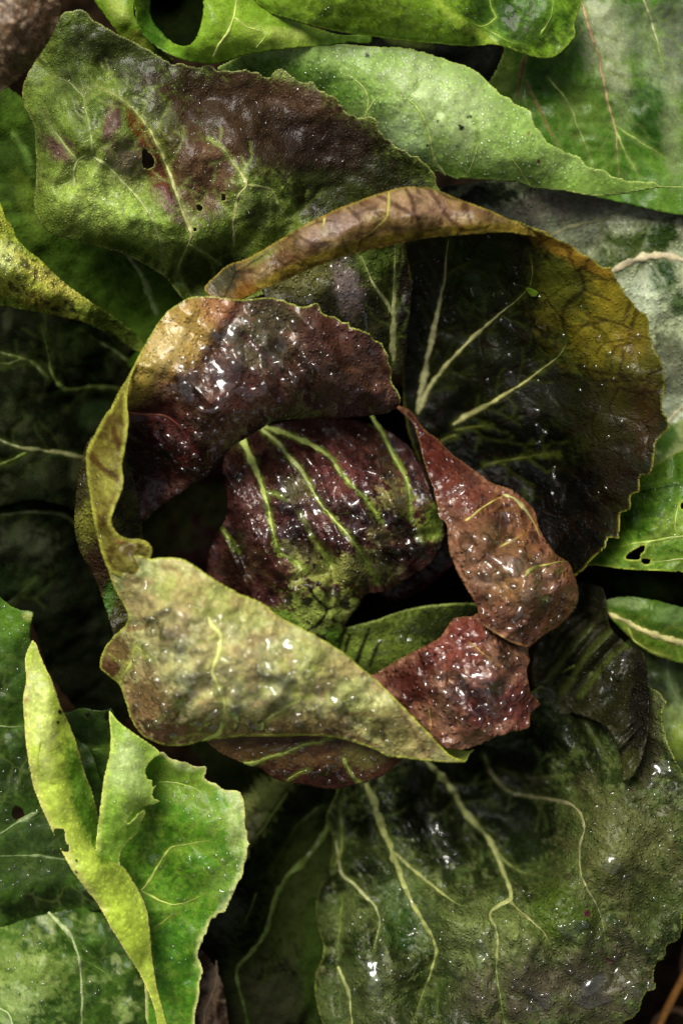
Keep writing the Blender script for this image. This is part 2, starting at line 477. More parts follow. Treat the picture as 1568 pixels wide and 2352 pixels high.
        w0, w1 = wd if isinstance(wd, tuple) else (wd, wd * 0.35)
        r = (w0 + (w1 - w0) * t) * 0.5 * endt * (1 + 0.42 * fbm(arc, zz + 30, 17, 3, s.seed + i + 8))
        tx = np.gradient(x); ty = np.gradient(y); L = np.hypot(tx, ty) + 1e-9
        ox, oy = -ty / L, tx / L
        K = 7
        an = np.linspace(0, math.pi, K)
        V = []; 
        for a in an:
            jx = 1 + 0.6 * (fbm(arc, zz + a * 50, 9, 2, s.seed + i + 17) if a in (an[0], an[-1]) else 0)
            qx = x + ox * r * math.cos(a) * jx; qy = y + oy * r * math.cos(a) * jx
            V.append((qx, qy, s.z(qx, qy) - 3 + (3.4 + 0.5 * r) * math.sin(a) ** 0.7))
        V = np.array(V)                       # K,3,n
        W = world(V[:, 0], V[:, 1], V[:, 2])   # K,n,3
        W = W.transpose(1, 0, 2).reshape(-1, 3)
        idx = np.arange(n * K).reshape(n, K)
        q = np.stack([idx[:-1, :-1], idx[1:, :-1], idx[1:, 1:], idx[:-1, 1:]], -1).reshape(-1, 4)
        c = np.tile(lin(hx or s.vcol), (n * K, 1))
        edge = np.tile(np.abs(np.cos(an)) ** 3, n)[:, None]
        c = c * (1 - edge * 0.6) + lin(s.halo) * edge * 0.6
        xa = np.repeat(x, K); ya = np.repeat(y, K)
        c = c * (1.15 + 0.4 * fbm(xa, ya, 40, 4, s.seed + 70))[:, None]
        fade = np.repeat(sstep(0.55, 1.0, t), K)[:, None] * 0.6; c = c * (1 - fade) + lin(s.halo) * 0.7 * fade
        gr = np.clip(c[:, 1] - c[:, 0], 0, 1); c[:, 0] += 0.35 * gr; c[:, 2] *= 0.75; lum = c @ np.array([0.3, 0.59, 0.11]); c = c * 0.85 + 0.15 * lum[:, None]; c = 0.4 * (np.clip(c, 1e-4, 1) / 0.4) ** 1.15
        STATS['tri'] += 2 * len(q)
        return W, [q], np.clip(c, 0.002, 0.95)

def drops_mesh(p, n, r0, r1, regions, seed):
    """domes of water scattered over patch p"""
    rs = np.random.RandomState(seed)
    x, y, r = [], [], []
    wts = np.array([a[2] * a[3] for a in regions], float); wts /= wts.sum()
    cnt = rs.multinomial(n, wts)
    for a, c in zip(regions, cnt):
        rr = np.sqrt(rs.rand(c)) ; th = rs.rand(c) * 2 * math.pi
        x.append(a[0] + a[2] * rr * np.cos(th)); y.append(a[1] + a[3] * rr * np.sin(th))
    x = np.concatenate(x); y = np.concatenate(y)
    r = r0 * (r1 / r0) ** (rs.rand(len(x)) ** (1.5 if r1 > 9 else 2.0))
    # keep those lying on the blade, away from the edge
    d, k = nearest(x, y, np.stack([p.px, p.py], 1), True)
    ok = (d < p.h * 0.9) & (p.de[k] > r + 3)
    x, y, r = x[ok], y[ok], r[ok]
    # thin out overlaps
    order = np.argsort(-r); keep = []
    cell = {}
    for i in order:
        c = (int(x[i] // 40), int(y[i] // 40)); bad = False
        for a in (-1, 0, 1):
            for b in (-1, 0, 1):
                for j in cell.get((c[0] + a, c[1] + b), ()):
                    if (x[i] - x[j]) ** 2 + (y[i] - y[j]) ** 2 < (r[i] + r[j]) ** 2 * 0.95: bad = True; break
                if bad: break
            if bad: break
        if not bad: keep.append(i); cell.setdefault(c, []).append(i)
    x, y, r = x[keep], y[keep], r[keep]
    n = len(x)
    if n == 0: return None
    z = p.z(x, y); gx, gy = p.grad(x, y, 3.0)
    Nn = np.stack([-gx, -gy, np.ones(n)], 1); Nn /= np.linalg.norm(Nn, axis=1)[:, None]
    T = np.stack([np.ones(n), np.zeros(n), gx], 1); T /= np.linalg.norm(T, axis=1)[:, None]
    B = np.cross(Nn, T)
    K = 9; rings = [(1.0, -0.12), (0.93, 0.22), (0.66, 0.45), (0.3, 0.56)]
    el = 1 + rs.rand(n) * 0.5; rot = rs.rand(n) * math.pi * 2
    ph1 = rs.rand(n) * 6.28; ph2 = rs.rand(n) * 6.28
    V = []
    for (rr, hh) in rings:
        for kk in range(K):
            a = 2 * math.pi * kk / K
            wob = 1 + 0.16 * np.sin(2 * a + ph1) + 0.10 * np.sin(3 * a + ph2)
            u = rr * r * wob * math.cos(a) * el; v = rr * r * wob * math.sin(a) / el
            uu = u * np.cos(rot) - v * np.sin(rot); vv = u * np.sin(rot) + v * np.cos(rot)
            V.append((uu, vv, hh * r))
    V.append((0 * r, 0 * r, 0.60 * r))
    V = np.array(V)                      # m,3,n
    Pw = np.stack([x, y, z], 1)[None] + V[:, 0, :, None] * T[None] + V[:, 1, :, None] * B[None] + V[:, 2, :, None] * Nn[None]
    m = len(V)
    W = world(Pw[..., 0], Pw[..., 1], Pw[..., 2]).transpose(1, 0, 2).reshape(-1, 3)
    quads = []; tris = []
    for ri in range(len(rings) - 1):
        for kk in range(K):
            a = ri * K + kk; b = ri * K + (kk + 1) % K
            quads.append((b, a, a + K, b + K))
    for kk in range(K):
        a = (len(rings) - 1) * K + kk; b = (len(rings) - 1) * K + (kk + 1) % K
        tris.append((b, a, m - 1))
    off = (np.arange(n) * m)[:, None, None]
    Qd = (np.array(quads)[None] + off).reshape(-1, 4); Tr = (np.array(tris)[None] + off).reshape(-1, 3)
    STATS['tri'] += 2 * len(Qd) + len(Tr)
    return W, [Qd, Tr]
def film_mesh(p, films, seed):
    """irregular puddles of water lying in the dimples"""
    Vs, Fs = [], []; off = 0
    for j, (cx, cy, rx, ry, sc, thr, hh) in enumerate(films):
        h = 3.0
        X, Y = np.meshgrid(np.arange(cx - rx, cx + rx, h), np.arange(cy - ry, cy + ry, h))
        sh = X.shape; x = X.ravel(); y = Y.ravel()
        r = np.hypot((x - cx) / rx, (y - cy) / ry)
        f = fbm(x, y, sc, 2, seed + j) - thr - 1.4 * sstep(0.55, 1.0, r)
        d, k = nearest(x, y, np.stack([p.px, p.py], 1), True)
        f = np.where((d > p.h) | (p.de[k] < 7), -1, f)
        f = f + 0.05
        m = f > -0.12
        hgt = np.where(f > 0, hh * np.clip(f / 0.38, 0, 1) ** 0.6 , -3.0 - 8 * np.clip(-f, 0, 1))
        gid = -np.ones(len(x), np.int64)
        G = m.reshape(sh)
        q = np.stack(np.broadcast_arrays(*[np.arange(len(x)).reshape(sh)[a:b or None, c:e or None] for a, b, c, e in ((0, -1, 0, -1), (1, 0, 0, -1), (1, 0, 1, 0), (0, -1, 1, 0))]), -1).reshape(-1, 4)
        q = q[m[q].all(1)]
        if len(q) == 0: continue
        us = np.unique(q); gid[us] = np.arange(len(us)); q = gid[q]
        x, y, hgt = x[us], y[us], hgt[us]
        z = p.z(x, y, False) + hgt + 0.8     # the film lies smooth over the fine relief
        Vs.append(world(x, y, z)); Fs.append(q + off); off += len(us)
        STATS['tri'] += 2 * len(q)
    if not Vs: return None
    return np.concatenate(Vs), [np.concatenate(Fs)]

def leaf(plant, label, mat, patches, drops=(), films=(), name='leaf', vmat='vein'):
    if isinstance(patches, Patch): patches = [patches]
    Vs, Fs, Cs = [], [], []; off = 0
    for p in patches:
        V, F, c = p.build()
        Vs.append(V); Fs += [f + off for f in F]; Cs.append(c); off += len(V)
    o = make_mesh(name, np.concatenate(Vs), Fs, np.concatenate(Cs), M[mat], plant)
    if label: o['label'] = label
    for p in patches:
        for i in range(len(p.veins)):
            r = p.vein_mesh(i)
            if r: make_mesh('vein', r[0], r[1], r[2], M[vmat], o)
    Vs, Fs = [], []; off = 0
    for j, (pi, n, r0, r1, reg) in enumerate(drops):
        r = drops_mesh(patches[pi], n, r0, r1, reg, 100 + j + patches[0].seed * 7)
        if r: Vs.append(r[0]); Fs += [f + off for f in r[1]]; off += len(r[0])
    for j, (pi, fl) in enumerate(films):
        r = film_mesh(patches[pi], fl, 200 + j + patches[0].seed * 5)
        if r: Vs.append(r[0]); Fs += [f + off for f in r[1]]; off += len(r[0])
    if Vs:
        wd = make_mesh('water_drops', np.concatenate(Vs), Fs, None, M['water'], o)
        wd['kind'] = 'stuff'
    return o

# ------------------------------------------------------------------ ground
def soil_mat():
    m = bpy.data.materials.new('soil'); m.use_nodes = True
    N = m.node_tree.nodes; Lk = m.node_tree.links
    p = N['Principled BSDF']; p.inputs['Roughness'].default_value = 0.9; p.inputs['Specular IOR Level'].default_value = 0.02
    tc = N.new('ShaderNodeTexCoord'); n = N.new('ShaderNodeTexNoise'); n.inputs['Scale'].default_value = 140; n.inputs['Detail'].default_value = 6
    Lk.new(tc.outputs['Object'], n.inputs['Vector'])
    r = N.new('ShaderNodeValToRGB'); r.color_ramp.elements[0].position = 0.35; r.color_ramp.elements[0].color = (*lin('0c0805'), 1)
    r.color_ramp.elements[1].position = 0.72; r.color_ramp.elements[1].color = (*lin('2c2014'), 1)
    Lk.new(n.outputs[0], r.inputs[0]); Lk.new(r.outputs[0], p.inputs['Base Color'])
    b = N.new('ShaderNodeBump'); b.inputs['Distance'].default_value = 0.004; Lk.new(n.outputs[0], b.inputs['Height']); Lk.new(b.outputs[0], p.inputs['Normal'])
    return m
gx = np.concatenate([np.linspace(-22000, -2400, 9)[:-1], np.linspace(-2400, 2400, 121), np.linspace(2400, 22000, 9)[1:]])
GX, GY = np.meshgrid(gx, gx)
gz = -980 + 45 * fbm(GX, GY, 240, 4, 3) + 14 * fbm(GX, GY, 60, 2, 8)
n_ = len(gx); gi = np.arange(n_ * n_).reshape(n_, n_)
gq = np.stack([gi[:-1, :-1], gi[:-1, 1:], gi[1:, 1:], gi[1:, :-1]], -1).reshape(-1, 4)
g = make_mesh('ground', np.stack([GX.ravel() * S, GY.ravel() * S, gz.ravel() * S], 1), [gq], None, soil_mat())
g['kind'] = 'structure'

# ------------------------------------------------------------------ the red chicory head
head = thing('chicory_head', 'large dark red and green chicory head, wet, filling the middle of the picture', 'chicory', 784, 1200, -940)
P = Patch

# filler leaf added under the heart, near-black to paint the shade there
leaf(head, 'dark filler leaf added as painted shade in the hollow round the heart', 'shade',
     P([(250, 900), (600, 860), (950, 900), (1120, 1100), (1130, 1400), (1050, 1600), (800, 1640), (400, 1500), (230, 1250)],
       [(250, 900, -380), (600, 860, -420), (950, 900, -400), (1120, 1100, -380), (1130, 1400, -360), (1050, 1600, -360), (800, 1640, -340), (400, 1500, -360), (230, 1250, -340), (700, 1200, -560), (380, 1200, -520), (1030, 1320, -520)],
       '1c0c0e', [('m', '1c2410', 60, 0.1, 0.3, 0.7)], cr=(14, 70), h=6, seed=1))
# inner green blade below the heart
leaf(head, 'small green inner leaf with dark streaks, below the heart', 'dark',
     P([(740, 1420), (791, 1440), (826, 1433), (860, 1425), (926, 1402), (1001, 1389), (1050, 1386), (1098, 1390), (1120, 1440), (1040, 1520), (900, 1580), (830, 1560), (740, 1500)],
       [(791, 1437, -190), (926, 1402, -190), (1090, 1388, -200), (800, 1500, -210), (900, 1500, -200), (1050, 1450, -215), (860, 1570, -260), (740, 1470, -240), (1110, 1440, -260)],
       '5d7434', [('b', '28341a', 1040, 1430, 120, 60, -10, 0.9, 0.4), ('b', '6f8a45', 815, 1490, 60, 40, 0, 0.9, 0.3), ('m', '2e3a1c', 34, 0.15, 0.25, 0.55),
                  ('l', '1d120d', [(803, 1460), (780, 1530)], 5, 0.9, 0.4), ('l', '1d120d', [(848, 1445), (826, 1500), (815, 1540)], 5, 0.9, 0.4), ('l', '1d120d', [(872, 1470), (848, 1530)], 5, 0.9, 0.4)],
       cr=(6, 60), edge='7f9455', edge_w=5, h=3.5, seed=2),
     films=[(0, [(870, 1490, 60, 26, 40, 0.1, 5), (930, 1470, 40, 20, 30, 0.1, 4)])])
# heart: lower wrapped leaf
leaf(head, 'green tipped heart leaf, second layer under the purple one', 'purple',
     P([(560, 1240), (520, 1330), (540, 1400), (626, 1440), (690, 1470), (771, 1490), (782, 1465), (791, 1437), (808, 1410), (826, 1387), (841, 1340), (900, 1240), (760, 1180)],
       [(560, 1240, -320), (540, 1380, -360), (640, 1390, -260), (771, 1487, -300), (826, 1387, -280), (900, 1240, -330), (760, 1180, -350), (700, 1400, -240), (720, 1300, -250)],
       '81964c', [('b', '5d8a34', 640, 1410, 90, 40, 10, 0.7, 0.5), ('m', '2c1417', 26, 0.12, 0.16, 0.85), ('b', '8aa058', 740, 1440, 60, 50, 0, 0.8, 0.6), ('b', '4f8a2c', 770, 1470, 26, 22, 0, 0.8, 0.3),
                  ('l', '200f12', [(690, 1330), (720, 1370), (750, 1400), (735, 1430)], 5, 0.95, 0.4), ('l', '200f12', [(750, 1400), (790, 1385)], 4, 0.9, 0.4), ('l', '200f12', [(735, 1430), (700, 1450)], 4, 0.9, 0.4)],
       cr=(5, 50), cr2=(1.5, 12), edge='97ad62', edge_w=4, h=3, seed=3),
     drops=[(0, 90, 1.8, 7, [(740, 1430, 90, 60), (640, 1400, 90, 40)]), (0, 2, 9, 11, [(770, 1440, 12, 8)])])
# heart: main purple leaf
leaf(head, 'wrinkled purple heart leaf with bright green veins at the centre', 'purple',
     P([(521, 1022), (513, 1060), (511, 1087), (521, 1140), (519, 1187), (491, 1237), (476, 1290), (480, 1330), (520, 1400), (626, 1440), (690, 1466), (771, 1490), (782, 1465), (791, 1437), (808, 1410), (826, 1387), (842, 1366), (896, 1357, 2), (941, 1327, 2), (975, 1304), (1000, 1282), (1018, 1237), (1012, 1167), (985, 1097), (945, 1032), (880, 985), (791, 962), (701, 962), (626, 975), (560, 1000)],
       [(521, 1030, -215), (511, 1087, -176), (519, 1187, -163), (480, 1290, -241), (540, 1395, -241), (640, 1390, -163), (771, 1487, -228), (826, 1387, -182), (850, 1362, -176), (720, 1400, -143), (941, 1327, -195), (1018, 1237, -202), (1005, 1160, -163), (940, 1032, -202), (880, 985, -228), (791, 962, -254), (701, 962, -241), (600, 985, -228), (620, 1100, -78), (640, 1250, -59), (760, 1150, -56), (860, 1130, -56), (930, 1180, -85), (830, 1270, -69), (690, 1040, -111), (700, 1180, -90), (690, 1260, -87)],
       '4a2c28', [('m', '3a1b1c', 60, 0.0, 0.3, 0.8), ('m', '6e4a44', 38, 0.3, 0.25, 0.6), ('b', '5d8a34', 660, 1425, 90, 34, 12, 0.9, 0.8), ('b', '8fa45c', 740, 1400, 80, 66, 10, 0.95, 0.8), ('b', '56902e', 768, 1468, 34, 34, 0, 0.9, 0.3), ('m', '2c1417', 22, 0.35, 0.14, 0.85), ('l', '200f12', [(700, 1330), (722, 1370), (750, 1400), (735, 1432)], 5, 0.95, 0.4), ('l', '200f12', [(750, 1400), (800, 1385)], 4, 0.9, 0.4), ('l', '200f12', [(735, 1432), (700, 1452)], 4, 0.9, 0.4),
                  ('b', '93905a', 900, 1150, 46, 40, 30, 0.8, 1.5), ('b', '8fa058', 985, 1215, 30, 46, 0, 0.9, 1.2), ('b', '5f8030', 1000, 1190, 30, 60, 10, 0.7, 0.6), ('b', '9a9a68', 690, 1280, 70, 36, 20, 0.9, 1.0), ('b', '97a060', 760, 1310, 70, 40, 0, 0.85, 1.0),
                  ('b', '9a9a66', 850, 1300, 60, 40, 20, 0.85, 1.0), ('b', '5c4a30', 560, 1300, 60, 46, 0, 0.6, 1.0), ('b', '8c8a58', 680, 1130, 40, 30, 0, 0.6, 1.0), ('b', '7c5a5a', 720, 1190, 60, 50, 0, 0.7, 1.2), ('b', '7a5652', 600, 1170, 50, 60, 0, 0.6, 1.2), ('b', '2a1214', 690, 1230, 24, 90, -25, 0.8, 0.8), ('b', '2a1214', 545, 1280, 26, 70, 0, 0.7, 0.8), ('b', '24100f', 930, 1270, 90, 20, -10, 0.8, 0.8), ('b', '8a8456', 880, 1230, 40, 30, 0, 0.7, 1.0),  # narrow dark patches paint the shade in the creases
                  ('b', '2a0f13', 740, 970, 200, 26, 0, 0.8, 0.5), ('b', '7a4a4a', 790, 1090, 80, 60, 30, 0.55, 0.7)],  # dark patch along the top paints the shadow of the hood leaf
       veins=[([(535, 960), (552, 1000), (572, 1045), (591, 1085), (611, 1147), (626, 1217), (641, 1272)], (26, 11), 'a8bc6c'), ([(641, 1272), (676, 1287), (706, 1312)], (10, 4), '8fa84f'),
              ([(611, 1130), (640, 1137), (658, 1146)], (8, 3), '8aa050'),
              ([(580, 965), (622, 985), (650, 994), (696, 1012), (756, 1047), (791, 1097), (836, 1142), (876, 1197)], (20, 5), 'a4b868'),
              ([(600, 985), (640, 1020), (664, 1050), (696, 1087), (736, 1157), (776, 1202), (816, 1252), (841, 1292), (866, 1337)], (16, 4), 'aeba7c'),
              ([(850, 950), (876, 992), (890, 1020), (901, 1042), (931, 1097), (941, 1147), (941, 1192)], (13, 6), '98b060'),
              ([(511, 1217), (526, 1240), (545, 1268)], (9, 4), '93aa58'), ([(690, 1180), (720, 1240), (760, 1295)], (7, 3), '6b5548')],
       vcol='a6b86a', halo='7c9a44', halo_w=8, cr=(9, 52), cr2=(2.4, 14), blister=(26, 26), crease=[([(646, 1040), (690, 1130), (720, 1230), (765, 1310), (750, 1400)], 18, 12), ([(590, 1290), (640, 1330), (700, 1330), (745, 1318)], 14, 10), ([(870, 1240), (930, 1235), (1000, 1225)], 16, 12), ([(540, 1240), (560, 1320)], 14, 10), ([(560, 1100), (600, 1180), (590, 1250)], 10, 12), ([(760, 1000), (850, 1080), (890, 1180)], 10, 14)], side=False, h=3, seed=4, wr=(22, 80, -0.45)),
     drops=[(0, 230, 3.2, 11, [(620, 1180, 110, 140), (800, 1120, 150, 140), (860, 1280, 130, 70)])],
     films=[(0, [(760, 1160, 250, 190, 34, 0.34, 5), (560, 1180, 55, 60, 50, 0.12, 7), (850, 1040, 90, 70, 60, 0.05, 8), (690, 1080, 50, 60, 50, 0.2, 7), (740, 1120, 50, 50, 40, 0.1, 7), (930, 1240, 80, 50, 55, -0.05, 8), (650, 1290, 40, 60, 46, 0.1, 7), (830, 1210, 60, 50, 44, 0.15, 7), (850, 1330, 60, 30, 44, 0.05, 7), (700, 1165, 50, 40, 44, 0.2, 7), (780, 985, 110, 20, 30, 0.2, 5)])])
leaf(head, 'tiny dark crimson leaf tucked under the right side of the heart', 'purple',
     P([(860, 1350), (900, 1375), (950, 1365), (1000, 1330), (1050, 1280), (1060, 1200), (1010, 1180), (960, 1260)],
       [(860, 1350, -265), (950, 1365, -275), (1000, 1330, -275), (1050, 1280, -295), (1060, 1200, -295), (960, 1260, -285), (960, 1310, -255)],
       '4a1118', [('m', '26090d', 40, 0, 0.3, 0.8)], cr=(6, 40), edge='8a4040', edge_w=3, h=4, seed=5))

# hood leaf, upper left, rolled over the heart
leaf(head, 'purple brown hood leaf with a golden shoulder, rolled over the upper left of the heart', 'purple',
     P([(350, 762), (367, 736), (385, 715), (412, 696), (440, 682), (470, 680), (500, 682), (545, 688), (585, 686), (620, 684), (660, 693, 3), (700, 706, 3), (728, 697), (745, 722, 5), (784, 736, 6), (818, 758, 6), (848, 765, 6), (868, 785, 5), (883, 800, 4), (892, 828, 4), (900, 852), (898, 875), (913, 898), (919, 926), (900, 944), (850, 955), (791, 960), (715, 962), (636, 967), (600, 985), (576, 1000), (545, 1020), (511, 1050), (490, 1080), (470, 1098), (441, 1117), (396, 1147), (350, 1180), (322, 1215), (292, 1240), (268, 1200), (268, 1100), (280, 1000), (284, 940), (292, 880), (315, 824)],
       [(350, 755, 110), (385, 715, 125), (440, 683, 135), (500, 680, 135), (545, 690, 130), (620, 686, 115), (700, 708, 95), (784, 740, 72), (848, 768, 45), (883, 800, 25), (900, 855, 0), (918, 925, -45),
        (850, 955, -95), (791, 960, -90), (715, 962, -75), (636, 967, -55), (576, 997, -45), (511, 1050, -50), (441, 1117, -70), (396, 1147, -90), (322, 1210, -180), (292, 1240, -230), (268, 1200, -200), (268, 1100, -90), (280, 1000, 10), (290, 900, 90),
        (330, 830, 130), (400, 780, 150), (500, 780, 150), (600, 790, 125), (700, 800, 92), (800, 850, 35), (820, 920, -15), (420, 880, 140), (520, 880, 138), (600, 900, 105), (660, 880, 80), (700, 900, 50), (380, 960, 60), (450, 1000, 70), (340, 1000, -10), (340, 1100, -130), (420, 1070, -10), (560, 960, 85), (620, 945, 50)],
       '67493a', [('m', '4a2d28', 60, 0.0, 0.3, 0.8), ('m', '8a7060', 34, 0.35, 0.25, 0.5), ('b', 'a08848', 400, 770, 130, 86, -40, 1.0, 0.35), ('b', 'b2a274', 380, 790, 70, 44, -55, 0.7, 0.5), ('b', '9a8a40', 320, 870, 40, 70, 20, 0.9, 0.3), ('b', 'a87a58', 505, 705, 45, 46, 0, 0.7, 0.5),
                  ('b', '565138', 620, 730, 90, 45, 0, 0.8, 0.6), ('b', '6f6a52', 600, 800, 90, 55, 20, 0.7, 0.5), ('b', '4a3328', 740, 870, 110, 90, 20, 0.85, 0.5), ('b', '3a211d', 760, 930, 170, 45, 0, 0.9, 0.4), ('b', '5a3a34', 760, 760, 80, 45, 20, 0.7, 0.5),  # dark brown patches paint the shadow on the lower right lobe
                  ('b', '55312e', 400, 1040, 100, 110, 0, 0.8, 0.5), ('b', '30181a', 330, 1100, 80, 150, 10, 0.9, 0.4), ('b', '7a4f48', 560, 930, 90, 60, -30, 0.6, 0.6), ('l', '6a3a34', [(560, 690), (500, 760), (470, 830)], 7, 0.5, 0.6), ('l', '703030', [(560, 770), (640, 860), (630, 930)], 6, 0.6, 0.5)],  # darkest patch paints the shade on the steep left wall
       veins=[([(296, 948), (340, 952), (380, 957), (415, 984), (450, 1040)], (8, 4), '9a6055')],
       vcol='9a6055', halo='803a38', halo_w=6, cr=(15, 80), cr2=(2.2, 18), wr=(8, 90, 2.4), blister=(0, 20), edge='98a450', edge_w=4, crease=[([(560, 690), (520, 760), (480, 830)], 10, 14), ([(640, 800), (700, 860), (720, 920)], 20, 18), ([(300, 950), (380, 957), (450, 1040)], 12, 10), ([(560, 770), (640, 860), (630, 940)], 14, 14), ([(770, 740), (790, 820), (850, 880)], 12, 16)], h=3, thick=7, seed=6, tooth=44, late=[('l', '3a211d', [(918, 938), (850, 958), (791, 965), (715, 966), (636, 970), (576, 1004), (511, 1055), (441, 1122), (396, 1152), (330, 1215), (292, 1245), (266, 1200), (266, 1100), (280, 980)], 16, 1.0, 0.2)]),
     drops=[(0, 230, 3.4, 16, [(520, 880, 130, 120), (440, 1010, 80, 90), (600, 790, 90, 80)]), (0, 120, 2.2, 5, [(700, 800, 150, 80), (420, 800, 100, 110), (440, 1050, 110, 90), (760, 870, 110, 70)])],
     films=[(0, [(560, 890, 260, 190, 32, 0.30, 5), (420, 1040, 120, 90, 30, 0.25, 5), (520, 810, 60, 110, 75, -0.05, 9), (610, 800, 70, 80, 65, 0.0, 9), (450, 890, 60, 60, 50, 0.05, 9), (710, 870, 60, 60, 40, 0.15, 7), (470, 960, 50, 50, 42, 0.2, 9), (850, 800, 40, 26, 26, 0.0, 6), (560, 900, 60, 50, 40, 0.15, 8)])])

# thin dark leaf seen outside the left rim
leaf(head, 'narrow dark olive leaf edge just outside the left rim', 'dark',
     P([(215, 1000), (185, 1070), (172, 1164), (173, 1224), (190, 1280), (215, 1320), (250, 1420), (262, 1480), (250, 1560), (330, 1560), (330, 1250), (290, 1050)],
       [(215, 1000, 30), (185, 1070, 10), (172, 1164, -10), (173, 1224, -20), (190, 1280, -40), (230, 1380, -60), (255, 1500, -40), (330, 1400, -60), (280, 1100, 40), (240, 1180, 40), (330, 1560, -120)],
       '46461e', [('m', '2c2614', 30, 0, 0.3, 0.7), ('b', '6f7030', 200, 1190, 30, 60, 0, 0.8, 0.8), ('b', '3a2418', 240, 1290, 40, 60, 0, 0.8, 0.5), ('b', '1f6a28', 250, 1380, 14, 50, 8, 0.7, 0.3)], cr=(6, 40), cr2=(3, 10), h=4, seed=7),
     drops=[(0, 60, 1.6, 4, [(200, 1180, 40, 110)])])

# hood leaf, lower left: the rolled rim and the big pale face
P_rim = P([(345, 784), (315, 826), (292, 868), (272, 900), (255, 934), (236, 960), (220, 992), (200, 1028), (197, 1064), (205, 1134), (212, 1180), (222, 1230), (236, 1278), (252, 1312), (300, 1330), (340, 1300), (346, 1282), (350, 1262), (340, 1246), (318, 1238), (298, 1238), (272, 1228), (258, 1208), (256, 1190), (266, 1160), (279, 1130), (284, 1106), (281, 1070), (287, 1034), (293, 990), (294, 954), (291, 930), (297, 880), (318, 828)],
          [(345, 784, 130), (297, 875, 145), (292, 950, 165), (285, 1040, 180), (281, 1110, 195), (258, 1195, 200), (300, 1238, 185), (345, 1262, 180), (340, 1300, 185), (255, 934, 90), (220, 992, 95), (200, 1040, 90), (205, 1134, 110), (222, 1230, 130), (252, 1312, 150), (240, 1040, 160), (240, 1130, 175), (300, 1290, 200), (240, 1210, 180), (262, 980, 160)],
          '767030', [('m', '54441f', 34, 0.15, 0.25, 0.75), ('m', '8f8c48', 26, 0.4, 0.2, 0.5), ('b', '97944a', 240, 1110, 34, 60, 0, 0.7, 0.4), ('l', '5a3f20', [(262, 985), (268, 1010), (285, 1030)], 8, 0.8, 0.3), ('l', '5a3f20', [(205, 1040), (225, 1065), (255, 1090), (270, 1100)], 9, 0.8, 0.3), ('b', 'a0a050', 250, 1120, 20, 26, 0, 0.5, 0.3),  # brown lines paint shade into creases that are not modelled
                     ('l', '6a5828', [(210, 1200), (235, 1185), (260, 1170)], 8, 0.6, 0.4), ('l', '7a4a30', [(272, 1245), (305, 1240)], 6, 0.7, 0.3)],
          cr=(9, 44), cr2=(2.5, 14), edge='a2a248', edge_w=12, h=3, thick=7, seed=8)
